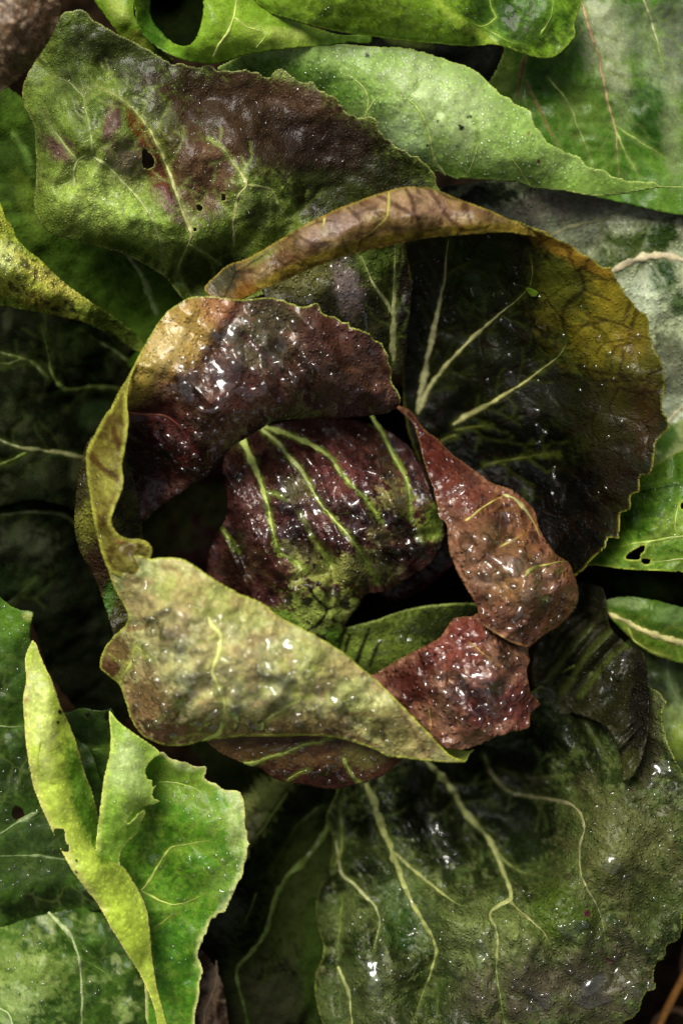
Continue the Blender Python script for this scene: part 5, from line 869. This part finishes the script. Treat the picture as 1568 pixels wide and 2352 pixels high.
leaf(gp, 'vivid green leaf with a toothed pale edge beside the dark hollow', 'green',
     P([(230, 1990), (280, 1900), (300, 1820), (330, 1740), (367, 1728), (376, 1726), (390, 1741), (425, 1750, 3), (450, 1760), (475, 1762, 3), (471, 1787), (500, 1803, 4), (520, 1814), (550, 1817, 3), (560, 1838), (562, 1862), (564, 1900, 3), (571, 1945, 5), (562, 1985), (552, 2017, 5), (535, 2055), (520, 2087, 5), (490, 2108, 4), (478, 2130), (470, 2152, 4), (458, 2178), (455, 2198), (462, 2215), (466, 2233), (458, 2260), (458, 2285), (448, 2330), (440, 2440), (350, 2440), (330, 2250), (290, 2080)],
       [(230, 1990, -40), (300, 1820, -20), (367, 1730, 20), (475, 1764, 20), (562, 1862, 45), (570, 1945, 45), (520, 2085, 20), (465, 2160, -10), (458, 2290, -40), (440, 2430, -60), (350, 2430, -110), (330, 2250, -70), (290, 2080, -40), (420, 1860, 30), (480, 1900, 50), (360, 1900, -10), (440, 2000, 30), (380, 2060, -30), (420, 2180, -20), (330, 1980, -50)],
       '3f8a1c', [('m', '58962c', 40, 0.1, 0.25, 0.7), ('b', '2a7a18', 400, 2200, 70, 120, 0, 0.8, 0.5), ('b', '2c6a14', 370, 1960, 60, 80, 0, 0.7, 0.6), ('b', '7ba040', 430, 1800, 80, 50, 20, 0.7, 0.7), ('b', '80a458', 500, 1870, 50, 40, 20, 0.6, 0.8), ('b', 'a8c090', 540, 1880, 26, 90, -5, 0.85, 0.5), ('b', 'a6bc90', 420, 1758, 34, 12, 15, 0.8, 0.4), ('b', 'a0b88c', 520, 1822, 34, 16, 30, 0.7, 0.4), ('b', '86b060', 520, 2020, 30, 60, 25, 0.6, 0.8), ('m', '80a440', 20, 0.3, 0.35, 0.4), ('l', 'b4c8a0', [(555, 1830), (566, 1900), (566, 1960), (548, 2020), (515, 2085), (475, 2140), (462, 2190)], 13, 0.85, 0.4), ('b', 'a8c088', 462, 2180, 16, 60, 10, 0.7, 0.5)],
       veins=[([(325, 2045), (345, 2020), (362, 1990), (390, 1950), (430, 1940), (480, 1930)], (9, 4), '93ac50'), ([(325, 2045), (360, 2065), (400, 2078), (440, 2068), (470, 2050)], (7, 3), '93ac50'), ([(352, 2135), (385, 2110), (410, 2095)], (6, 3), '8aa840'), ([(365, 1796), (410, 1800), (450, 1812), (480, 1835)], (6, 3), 'a0b860')],
       vcol='93ac50', halo='6f9a34', halo_w=7, cr=(9, 70), cr2=(2.2, 16), blister=(10, 36), edge='c0c890', edge_w=8, h=3.5, hs=0.26, gain=0.86, seed=33, tooth=36),
     drops=[(0, 130, 2.4, 6, [(450, 1920, 110, 130), (420, 2120, 70, 100)]), (0, 10, 6, 10, [(500, 2000, 50, 60)])],
     films=[(0, [(440, 1985, 50, 30, 26, 0.15, 5), (505, 2055, 24, 26, 24, -0.1, 5), (360, 1975, 40, 20, 24, 0.2, 4)])])
leaf(gp, 'pale lime flap with bite marks folded back over the vivid green leaf', 'pale',
     P([(252, 1632), (262, 1645), (280, 1662), (310, 1685), (345, 1708), (358, 1718), (368, 1731), (355, 1742), (342, 1755), (335, 1772), (341, 1790), (350, 1792), (352, 1806), (360, 1802), (351, 1820), (354, 1834), (368, 1840), (358, 1847), (340, 1850), (322, 1856), (308, 1866), (296, 1880), (290, 1892), (300, 1888), (318, 1868), (332, 1860), (334, 1872), (322, 1895), (318, 1912), (300, 1930), (280, 1957), (276, 1985), (280, 2000), (275, 2034), (262, 2026), (240, 2012), (228, 1990), (220, 1967), (222, 1925), (226, 1892), (232, 1840), (240, 1782), (250, 1740), (255, 1697), (252, 1660)],
       [(252, 1632, 60), (280, 1662, 95), (345, 1708, 90), (368, 1731, 80), (340, 1765, 95), (352, 1834, 95), (300, 1885, 100), (330, 1862, 60), (280, 1957, 50), (275, 2030, 30), (240, 2012, 40), (221, 1967, 60), (226, 1892, 90), (240, 1782, 100), (254, 1697, 90), (290, 1760, 130), (280, 1850, 125), (300, 1910, 70)],
       '8fae50', [('b', 'a8bc84', 290, 1760, 40, 60, 0, 0.8, 0.5), ('b', '77a032', 255, 1920, 34, 90, 0, 0.7, 0.5), ('b', '6a9a24', 300, 1920, 36, 40, 0, 0.8, 0.5), ('b', 'a4bc78', 300, 1800, 40, 40, 0, 0.6, 0.5), ('b', '7a9a34', 280, 1835, 20, 14, 0, 0.6, 0.4), ('l', 'b4c070', [(260, 1700), (245, 1780), (230, 1900), (226, 1960)], 7, 0.7, 0.4)],
       cr=(6, 60), cr2=(1.6, 14), edge='b4c468', edge_w=5, h=3, hs=0.12, seed=34), drops=[(0, 60, 1.6, 5, [(295, 1780, 50, 90)])])
leaf(gp, 'long bright yellow green folded leaf edge running down the corner', 'pale',
     P([(66, 1488), (58, 1512), (59, 1540), (60, 1567), (54, 1600), (56, 1650), (61, 1717), (70, 1770), (78, 1810), (98, 1860), (120, 1907), (142, 1955), (165, 1997), (195, 2040), (225, 2077), (252, 2125), (280, 2172), (300, 2205), (320, 2235), (342, 2280), (355, 2320), (364, 2370), (372, 2440), (395, 2440), (386, 2370), (375, 2320), (362, 2275), (356, 2240), (350, 2197), (345, 2140), (338, 2090), (322, 2050), (300, 2012), (285, 1990), (262, 1975), (235, 1930), (228, 1880), (222, 1850), (212, 1815), (198, 1780), (186, 1738), (175, 1700), (160, 1660), (144, 1630), (122, 1567), (100, 1520), (78, 1470)],
       [(66, 1488, 10), (58, 1540, 40), (56, 1650, 70), (78, 1810, 90), (120, 1907, 95), (225, 2077, 80), (300, 2205, 60), (355, 2320, 40), (372, 2440, 20), (395, 2440, 20), (362, 2275, 30), (345, 2140, 40), (300, 2012, 30), (235, 1930, 20), (198, 1780, 10), (160, 1660, 20), (100, 1520, 20), (78, 1470, 5), (100, 1700, 110), (150, 1850, 90), (230, 2000, 110), (290, 2120, 85), (140, 1760, 80), (200, 1920, 60), (110, 1600, 75)],
       'a0b448', [('b', 'b8c47c', 95, 1650, 34, 130, -5, 0.8, 0.4), ('b', '5f9024', 196, 1830, 32, 140, -17, 0.95, 0.3), ('b', 'a0b838', 270, 2120, 60, 110, -30, 0.7, 0.4), ('l', 'b8bc70', [(60, 1540), (62, 1700), (85, 1810), (150, 1960), (240, 2095)], 12, 0.6, 0.5), ('b', '5a8a20', 235, 1940, 20, 50, -15, 0.8, 0.4), ('d', '2a2410', [(139, 1635, 6), (134, 1660, 3), (174, 2004, 5), (176, 1977, 3)]), ('b', 'a88a4a', 58, 1606, 8, 8, 0, 0.6, 0.3)],
       veins=[([(95, 1700), (88, 1760), (110, 1796), (150, 1800)], (4, 2), '8aa038')], vcol='8aa038', halo='97ac3c', halo_w=4,
       cr=(6, 60), cr2=(1.4, 14), edge='c0bc70', edge_w=4, h=3, hs=0.12, seed=35, holes=[[(125, 1908), (138, 1904), (148, 1906), (150, 1920), (152, 1935), (159, 1943), (158, 1955), (148, 1957), (138, 1945), (131, 1930)]]))

tp = thing('broad_leaf_chicory', 'light green chicory plant with beaded, folded leaves along the top right', 'chicory', 1150, -60, -940)
leaf(tp, 'large blurred green and grey leaf with reddish ribs in the top right corner', 'green',
     P([(1110, 210), (1130, 175), (1153, 125), (1170, 60), (1220, -60), (1640, -60), (1640, 470), (1400, 460), (1250, 400), (1160, 290)],
       [(1110, 210, -120), (1153, 125, -110), (1220, -60, -100), (1640, -60, -200), (1640, 470, -140), (1400, 460, -130), (1250, 400, -100), (1160, 290, -110), (1300, 200, -90), (1420, 120, -120), (1480, 330, -130)],
       '5c8a2e', [('m', '437a20', 70, 0, 0.3, 0.7), ('b', 'a0ac90', 1390, 100, 60, 180, -18, 0.95, 0.5), ('b', '93a48a', 1500, 130, 60, 150, -10, 0.8, 0.6), ('b', '6c7468', 1560, 80, 60, 160, 0, 0.8, 0.5), ('b', '34661c', 1500, 270, 50, 100, -15, 0.9, 0.5), ('b', '98a884', 1545, 290, 26, 140, 0, 0.6, 0.7), ('b', '8aa64a', 1150, 170, 36, 60, 20, 0.8, 0.5), ('b', '3c6a1c', 1300, 60, 40, 70, 0, 0.7, 0.5), ('b', '356a1a', 1230, 190, 30, 80, -15, 0.7, 0.5), ('b', '7a9c4c', 1340, 250, 60, 70, -20, 0.6, 0.6)],
       veins=[([(1338, 10), (1355, 70), (1373, 125), (1393, 225), (1413, 300), (1418, 380), (1425, 440)], (9, 5), 'a8887a'), ([(1203, 128), (1195, 175), (1183, 238)], (9, 8), '7a4030'), ([(1208, 185), (1225, 225), (1243, 260), (1262, 300), (1288, 345)], (7, 6), '8a6a48'), ([(1468, -20), (1490, 30), (1503, 75), (1515, 120), (1523, 165)], (7, 5), 'a4a494'), ([(1260, 180), (1300, 230), (1330, 300), (1360, 380)], (7, 5), '86a85c'), ([(1400, 280), (1460, 320), (1540, 370)], (6, 4), '7a9c50'), ([(1413, 300), (1440, 360), (1470, 410)], (6, 4), '80a458')],
       vcol='98a878', halo='7a9850', halo_w=8, cr=(12, 90), blister=(14, 50), h=5, hs=0.15, gain=0.84, seed=40))
leaf(tp, 'pale green leaf covered in fine beads of water, pointed tip to the right', 'pale',
     P([(500, 160), (528, 140), (560, 126), (620, 116), (700, 106), (784, 101), (858, 107), (905, 108), (943, 112, 2), (978, 122, 2), (1028, 138, 3), (1060, 148), (1088, 158, 3), (1113, 180), (1138, 205, 3), (1168, 228, 3), (1213, 257, 4), (1222, 275), (1233, 295, 2), (1258, 325, 2), (1280, 340), (1303, 352, 3), (1328, 360, 3), (1348, 382), (1388, 392, 3), (1408, 407, 2), (1448, 415, 3), (1480, 418), (1503, 420, 3), (1518, 428), (1580, 428), (1640, 424), (1640, 430), (1560, 432), (1510, 432), (1473, 438), (1440, 445), (1408, 448), (1363, 451), (1335, 447), (1308, 442), (1260, 436), (1218, 431), (1205, 425), (1193, 420), (1160, 418), (1133, 415), (1095, 413), (1063, 410), (1048, 412), (1033, 407), (1018, 400), (1000, 395), (960, 400), (860, 340), (760, 260), (640, 200)],
       [(500, 160, -60), (560, 126, -20), (784, 101, 10), (943, 112, 20), (1088, 158, 30), (1213, 258, 35), (1303, 352, 30), (1408, 408, 20), (1518, 428, 0), (1640, 427, -10), (1408, 446, 0), (1308, 441, 0), (1193, 418, -10), (1063, 409, -20), (1000, 395, -50), (860, 340, -80), (760, 260, -70), (640, 200, -60), (880, 200, 45), (1000, 270, 60), (1100, 330, 55), (1200, 370, 45), (950, 330, 10), (720, 160, 0)],
       '8cac60', [('b', 'aac08c', 1010, 240, 160, 90, 30, 0.8, 0.5), ('b', 'aac49a', 930, 320, 70, 60, 20, 0.6, 0.5), ('b', '5a8a2e', 700, 190, 190, 46, 12, 0.75, 0.5), ('b', '80a648', 1300, 420, 220, 26, 4, 0.6, 0.6), ('b', '8cae5c', 1180, 330, 90, 60, 30, 0.6, 0.5), ('b', '6c9430', 1030, 392, 110, 16, 5, 0.6, 0.5), ('d', '14160c', [(843, 127, 5), (1059, 294, 5), (1054, 288, 3), (1073, 269, 3), (1080, 268, 3), (1005, 278, 3), (809, 183, 4), (980, 334, 4)]), ('d', '8a7448', [(1236, 372, 5), (1213, 305, 4)]), ('d', '2a2416', [(1236, 370, 2.5)])],
       veins=[([(1022, 402), (1000, 375), (992, 345), (985, 310), (970, 270), (950, 240), (925, 220), (895, 213)], (11, 4), '9cb470'), ([(838, 270), (845, 240), (835, 205), (810, 180), (785, 170)], (7, 4), '98b068'), ([(840, 262), (860, 230), (895, 213)], (6, 3), '98b068'), ([(1218, 428), (1190, 385), (1165, 350), (1150, 325)], (7, 3), '9ab45c'), ([(1070, 405), (1090, 360), (1095, 320), (1090, 270)], (5, 3), '98b468')],
       vcol='9cb470', halo='8aac58', halo_w=7, cr=(8, 90), cr2=(1.4, 16), blister=(6, 40), edge='a4bc6c', edge_w=6, h=3.5, hs=0.10, gain=0.9, seed=41, tooth=46),
     drops=[(0, 1900, 1.7, 5.2, [(1000, 260, 220, 150), (880, 170, 160, 70), (1200, 370, 150, 60), (720, 150, 140, 40)])])
leaf(tp, 'curled bright green leaf with a dark round opening at the top', 'green',
     P([(300, -40), (306, 0), (313, 30), (318, 60), (340, 90), (372, 116), (395, 128), (420, 138), (460, 145), (500, 146), (530, 138), (560, 128), (600, 120), (650, 113), (700, 108), (750, 104), (800, 98), (850, 100), (850, 80), (784, 80), (740, 68), (690, 52), (650, 36), (610, 16), (585, 0), (560, -50), (466, -50), (467, 0), (466, 30), (463, 50), (456, 72), (446, 92), (430, 105), (412, 104), (390, 92), (370, 70), (352, 48), (346, 20), (350, -40)],
       [(300, -40, 0), (313, 30, 10), (345, 95, 20), (420, 138, 40), (500, 146, 40), (600, 120, 35), (750, 104, 10), (850, 92, -10), (690, 52, 20), (585, 0, 20), (560, -50, 10), (467, 0, 80), (456, 72, 85), (430, 105, 70), (390, 92, 0), (350, 40, -70), (348, -40, -70), (520, 70, 95), (620, 80, 60)],
       '6f9a24', [('b', '84b02c', 520, 60, 90, 80, 0, 0.8, 0.4), ('b', '9ab450', 640, 85, 110, 26, 12, 0.7, 0.5), ('b', '34701c', 350, 60, 30, 70, -15, 0.9, 0.4), ('b', 'a4b868', 650, 75, 60, 14, 10, 0.7, 0.5), ('b', '4f8020', 790, 95, 80, 14, 0, 0.7, 0.4), ('b', '5c9020', 420, 125, 60, 16, 20, 0.7, 0.4)],
       veins=[([(490, 130), (505, 100), (525, 70), (540, 30), (545, -20)], (9, 6), 'b0c46c'), ([(535, 40), (570, 62), (610, 75)], (7, 4), 'b0c46c'), ([(590, 110), (610, 80), (600, 60)], (5, 3), 'a8c068')],
       vcol='b0c46c', halo='93b848', halo_w=8, cr=(6, 60), cr2=(1.2, 14), h=3.5, hs=0.2, gain=0.86, seed=42))
leaf(tp, 'inner wall of the curled leaf, shade painted into its dark colour', 'shade', P([(300, -50), (480, -50), (480, 60), (430, 125), (340, 90)], [(300, -50, -200), (480, -50, -180), (480, 60, -160), (430, 125, -140), (340, 90, -150), (400, 20, -420)], '16240e', cr=(4, 40), h=6, seed=43))  # near-black green paints the shade inside the curl
leaf(tp, 'glossy bright green leaf with a rolled edge hanging over the top right', 'green',
     P([(560, -50), (585, 0), (620, 30), (660, 42), (700, 54), (745, 66), (784, 74), (820, 79), (858, 84), (913, 91), (960, 96), (1008, 101), (1083, 106), (1138, 103), (1168, 112), (1198, 123), (1220, 130), (1243, 134), (1273, 131), (1290, 118), (1305, 103), (1315, 92), (1321, 78), (1318, 60), (1322, 42), (1330, 20), (1345, -50)],
       [(560, -50, 30), (620, 28, 40), (784, 72, 50), (913, 90, 45), (1083, 105, 40), (1198, 122, 35), (1273, 131, 30), (1320, 80, 30), (1340, -40, 20), (720, 20, 100), (900, 40, 110), (1060, 62, 100), (1140, 98, 60), (1000, -40, 110), (1120, 40, 40), (1200, 60, 45), (1100, -40, 60), (1250, 30, 50)],
       '6f9a20', [('m', '86ac34', 60, 0.1, 0.3, 0.6), ('b', '7ea628', 800, 30, 160, 60, 12, 0.7, 0.4), ('b', '3f7a1c', 1200, 40, 110, 80, 0, 0.9, 0.4), ('b', '2c5a14', 1120, 20, 60, 50, 0, 0.8, 0.4), ('m', '2a4410', 14, 0.5, 0.15, 0.45), ('l', '98b440', [(998, 0), (1030, 30), (1068, 56), (1133, 96)], 12, 0.7, 0.3), ('b', '3c4c18', 1220, 80, 60, 40, 0, 0.5, 0.9), ('l', '4f7a1c', [(600, 12), (700, 48), (900, 86), (1100, 103)], 8, 0.6, 0.4)],
       veins=[([(1140, 40), (1125, 0), (1140, -40)], (7, 4), '8aac40'), ([(1140, 40), (1110, 60), (1080, 52)], (6, 4), '8aac40'), ([(1240, 80), (1265, 40), (1270, -10)], (7, 4), '6f9a38'), ([(1110, 62), (1170, 95), (1210, 105)], (5, 3), '7a9c38')],
       vcol='8aac40', halo='6a9a30', halo_w=7, cr=(6, 70), cr2=(1.4, 14), h=3.5, edge='9cb848', edge_w=4, hs=0.2, gain=0.86, seed=44), drops=[(0, 160, 1.5, 3.5, [(880, 40, 250, 50)])])
leaf(tp, 'narrow bright green leaf blade in the top left gap', 'green',
     P([(190, -50), (215, 0), (240, 36), (262, 66), (288, 98), (310, 112), (340, 122), (385, 145), (400, 140), (372, 118), (348, 92), (322, 62), (308, 30), (303, -50)],
       [(190, -50, -70), (240, 36, -60), (288, 98, -60), (385, 145, -60), (348, 92, -30), (308, 30, -20), (303, -50, -30), (280, 40, 0)],
       '5f8a24', [('b', '93a860', 270, 10, 26, 50, -20, 0.8, 0.5), ('b', '9cac50', 310, 95, 30, 30, 30, 0.7, 0.4)], cr=(4, 40), h=3.5, seed=45))
leaf(tp, 'blade in the gap behind the beaded leaf, dark as painted shade', 'shade',  # coloured near-black to paint the shade of the gap
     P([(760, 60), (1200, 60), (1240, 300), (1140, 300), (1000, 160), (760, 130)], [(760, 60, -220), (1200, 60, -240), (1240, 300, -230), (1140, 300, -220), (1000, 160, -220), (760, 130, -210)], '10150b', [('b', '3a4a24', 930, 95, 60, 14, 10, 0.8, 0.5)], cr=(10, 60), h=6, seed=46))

rp = thing('side_chicory', 'green chicory plant with a torn leaf and thick pale rib at the right edge', 'chicory', 1680, 1320, -940)
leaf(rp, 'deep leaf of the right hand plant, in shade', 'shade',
     P([(1250, 1180), (1400, 1150), (1640, 1200), (1640, 1480), (1500, 1470), (1380, 1420), (1270, 1350)], [(1250, 1180, -300), (1400, 1150, -280), (1640, 1200, -280), (1640, 1480, -270), (1380, 1420, -300), (1270, 1350, -330)], '16220f', [('b', '2a4a1c', 1480, 1350, 90, 26, 10, 0.6, 0.6)], cr=(10, 60), h=6, seed=50))  # near-black base colour paints the shade of the gap between leaves
leaf(rp, 'bright green leaf with two torn holes at the right edge', 'green',
     P([(1330, 1300), (1361, 1298), (1400, 1303), (1433, 1308), (1500, 1311), (1568, 1315), (1640, 1318), (1640, 1000), (1590, 1020), (1540, 1045), (1500, 1068), (1460, 1085), (1420, 1130), (1380, 1220)],
       [(1330, 1300, -130), (1433, 1306, -70), (1568, 1313, -50), (1640, 1318, -50), (1640, 1000, -90), (1540, 1045, -110), (1460, 1085, -130), (1400, 1180, -130), (1500, 1180, -60), (1580, 1150, -50), (1500, 1260, -40), (1600, 1260, -30)],
       '3f8020', [('m', '55902c', 46, 0.1, 0.3, 0.7), ('b', '7fa050', 1550, 1200, 60, 30, -10, 0.8, 0.7), ('b', '93ac60', 1530, 1235, 90, 14, -14, 0.7, 0.6), ('b', '2a6418', 1470, 1190, 50, 30, 0, 0.7, 0.5), ('b', '5f9a20', 1500, 1095, 60, 26, -20, 0.8, 0.5), ('b', '80a458', 1530, 1290, 110, 22, 4, 0.6, 0.8), ('m', '1c2a10', 13, 0.5, 0.12, 0.4), ('l', '2a3a14', [(1470, 1130), (1520, 1120), (1580, 1108)], 3, 0.8, 0.4)],
       veins=[([(1640, 1225), (1568, 1232), (1520, 1240), (1450, 1250), (1400, 1258)], (12, 5), '8cac50'), ([(1640, 1285), (1560, 1285), (1490, 1292)], (7, 4), 'a8b47c'), ([(1552, 1225), (1550, 1190), (1560, 1150)], (6, 4), '93ac60')],
       vcol='93ac60', halo='6a9a34', halo_w=9, cr=(9, 70), cr2=(2.0, 14), blister=(12, 40), edge='a0b450', edge_w=5, h=3.5, gain=0.86, seed=51,
       holes=[[(1435, 1281), (1450, 1266), (1467, 1256), (1479, 1253), (1478, 1264), (1470, 1272), (1467, 1284), (1450, 1285)], [(1472, 1286), (1482, 1283), (1492, 1288), (1488, 1296), (1476, 1295)], [(1560, 1160), (1572, 1152), (1590, 1155), (1585, 1168), (1568, 1170)]]),
     drops=[(0, 80, 2.2, 5, [(1510, 1180, 90, 90)])])
leaf(rp, 'pale whitish green leaf sliver behind the toothed rim', 'green',
     P([(1480, 1000), (1520, 985), (1640, 930), (1640, 1060), (1540, 1070), (1470, 1110)], [(1480, 1000, -190), (1640, 930, -200), (1640, 1060, -180), (1470, 1110, -180)], '8ca07a', [('b', '2f7020', 1530, 1010, 26, 40, 20, 0.9, 0.4), ('b', '2f7020', 1500, 1055, 30, 14, 0, 0.7, 0.5)], cr=(8, 60), h=5, seed=52))
leaf(rp, 'green leaf with a thick cream midrib, right of the corrugated leaf', 'green',
     P([(1380, 1385), (1400, 1376), (1440, 1370), (1500, 1378), (1568, 1396), (1640, 1420), (1640, 1560), (1590, 1530), (1540, 1518), (1490, 1500), (1450, 1470), (1410, 1430)],
       [(1380, 1385, -180), (1440, 1370, -150), (1568, 1396, -150), (1640, 1420, -150), (1640, 1560, -150), (1540, 1518, -150), (1450, 1470, -160), (1410, 1430, -170), (1500, 1430, -110)],
       '3c6a24', [('b', '7f9f78', 1440, 1385, 60, 14, 6, 0.8, 0.6), ('b', '6a946a', 1540, 1410, 50, 24, 10, 0.6, 0.7), ('b', '4f8020', 1530, 1495, 70, 20, 20, 0.7, 0.5)],
       veins=[([(1395, 1408), (1430, 1424), (1473, 1447), (1520, 1463), (1568, 1477), (1640, 1495)], (12, 28), 'b4ac80'), ([(1440, 1440), (1455, 1470), (1490, 1495), (1540, 1512)], (8, 4), '8a9a40')],
       vcol='b4ac80', halo='7a8a3c', halo_w=10, cr=(8, 60), blister=(6, 40), h=3.5, seed=53))
leaf(rp, 'lower grey green leaf of the right hand plant', 'green',
     P([(1440, 1470), (1640, 1500), (1640, 1960), (1520, 1900), (1470, 1700)], [(1440, 1470, -230), (1640, 1500, -220), (1640, 1960, -200), (1520, 1900, -220), (1470, 1700, -230)], '4f6a44', [('m', '34502c', 60, 0, 0.3, 0.7), ('b', '86a070', 1550, 1640, 60, 60, 0, 0.7, 0.7), ('b', '8aa84c', 1560, 1700, 30, 40, 0, 0.7, 0.6), ('b', '16220f', 1540, 1590, 60, 30, 10, 0.7, 0.5)],
       veins=[([(1530, 1500), (1535, 1560), (1560, 1620)], (6, 4), '6a8468')], vcol='6a8468', cr=(12, 70), h=5, seed=54))

bp_ = thing('brown_leaf_chicory', 'blurred brown speckled leaf of another plant in the top left corner', 'chicory', -120, -80, -940)
leaf(bp_, None, 'mottled', P([(-50, -50), (143, -50), (141, 0), (139, 40), (128, 68), (110, 100), (90, 130), (62, 165), (40, 185), (0, 213), (-50, 235)], [(-50, -50, 240), (143, -50, 190), (139, 40, 170), (62, 165, 160), (0, 213, 170), (-50, 235, 180), (40, 60, 240)],
     '7a6654', [('m', '5a4634', 36, 0.1, 0.25, 0.8), ('m', 'a8988a', 16, 0.35, 0.15, 0.6), ('b', '4a3a20', 60, 150, 80, 40, -40, 0.8, 0.6)], cr=(8, 60), cr2=(2.5, 14), h=3.5, seed=60))

# ------------------------------------------------------------------ dry stalks, scrap
def plain_mat(name, hexs, rough=0.6):
    m = bpy.data.materials.new(name); m.use_nodes = True
    N = m.node_tree.nodes; Lk = m.node_tree.links; p = N['Principled BSDF']; p.inputs['Roughness'].default_value = rough
    tc = N.new('ShaderNodeTexCoord'); n = N.new('ShaderNodeTexNoise'); n.inputs['Scale'].default_value = 900; n.inputs['Detail'].default_value = 4
    Lk.new(tc.outputs['Object'], n.inputs['Vector'])
    r = N.new('ShaderNodeValToRGB'); c = lin(hexs)
    r.color_ramp.elements[0].color = (*(c * 0.55), 1); r.color_ramp.elements[1].color = (*np.minimum(1, c * 1.35), 1)
    r.color_ramp.elements[0].position = 0.3; r.color_ramp.elements[1].position = 0.7
    Lk.new(n.outputs[0], r.inputs[0]); Lk.new(r.outputs[0], p.inputs['Base Color'])
    return m
def stalk(pts, r0, r1, mat, name, label, cat):
    Q = catmull(np.array(pts, float), 8.0); n = len(Q); K = 8
    T = np.gradient(Q, axis=0); T /= np.linalg.norm(T, axis=1)[:, None]
    up = np.tile([0.0, 0, 1.0], (n, 1)); A = np.cross(T, up); A /= np.linalg.norm(A, axis=1)[:, None] + 1e-9; B = np.cross(A, T)
    t = np.linspace(0, 1, n); r = (r0 + (r1 - r0) * t) * (1 + 0.15 * fbm(t * 200, t * 0, 30, 2, len(pts)))
    V = np.stack([Q + A * (r * math.cos(a))[:, None] + B * (r * math.sin(a))[:, None] for a in np.linspace(0, 2 * math.pi, K, endpoint=False)], 1).reshape(-1, 3)
    idx = np.arange(n * K).reshape(n, K); nxt = np.roll(idx, -1, 1)
    q = np.stack([idx[:-1], nxt[:-1], nxt[1:], idx[1:]], -1).reshape(-1, 4)
    o = make_mesh(name, world(V[:, 0], V[:, 1], V[:, 2]), [q], None, mat)
    o['label'] = label; o['category'] = cat
    return o
straw = plain_mat('straw', 'b07830'); twig = plain_mat('dry_leaf', '6a4c30')
stalk([(1610, 2170, -330), (1560, 2260, -350), (1520, 2340, -380), (1480, 2440, -420)], 9, 8, straw, 'dry_stalk', 'straight orange straw stalk on the dark soil in the bottom right corner', 'straw')
stalk([(1580, 2330, -560), (1545, 2318, -540), (1510, 2335, -540), (1495, 2365, -550), (1500, 2400, -580)], 7, 5, twig, 'dry_stalk', 'short curled brown stalk on the soil, left of the orange straw', 'straw')
stalk([(1600, 2120, -420), (1575, 2190, -420), (1568, 2240, -450), (1580, 2300, -500)], 14, 6, twig, 'dry_stalk', 'thick brown withered stalk on the soil beside the toothed leaf edge, above the straw', 'straw')
for o in list(C.objects):
    if o.parent is None and o.get('category') == 'straw': o['group'] = 'dry stalks on the soil'
    if o in (gp, tp, rp, bp_): o['group'] = 'neighbouring chicory plants'
stem_m = plain_mat('stem_flesh', '8a9060')
for root, top in ((head, (770, 1210, -520)), (gp, (150, 2200, -300)), (tp, (1150, 60, -320)), (rp, (1620, 1330, -340)), (bp_, (-40, -20, 60))):
    b = root.location / S; k = (CAMH - b.z) / CAMH
    bx, by = b.x / k + CX, CY - b.y / k
    o = stalk([(bx, by, b.z - 60), ((bx * 2 + top[0]) / 3, (by * 2 + top[1]) / 3, (b.z * 2 + top[2]) / 3), top], 75, 45, stem_m, 'stem', '', '')
    del o['label']; del o['category']
    o.parent = root; o.location = -root.location
P_s = P([(1207, 661), (1222, 664), (1233, 672), (1230, 681), (1217, 680), (1209, 670)], [(a, b, float(P_cup.z(np.array([1.0 * a]), np.array([1.0 * b]))[0]) + 9) for a, b in ((1207, 661), (1222, 664), (1233, 672), (1230, 681), (1217, 680))], '557f24', cr=(0, 20), cr2=(0.5, 8), h=2.2, thick=3, seed=61)
V, F, c = P_s.build()
o = make_mesh('leaf_scrap', V, F, c, M['green']); o['label'] = 'tiny bright green leaf scrap stuck to a vein inside the great cup leaf'; o['category'] = 'leaf scrap'
print('triangles', STATS['tri'])
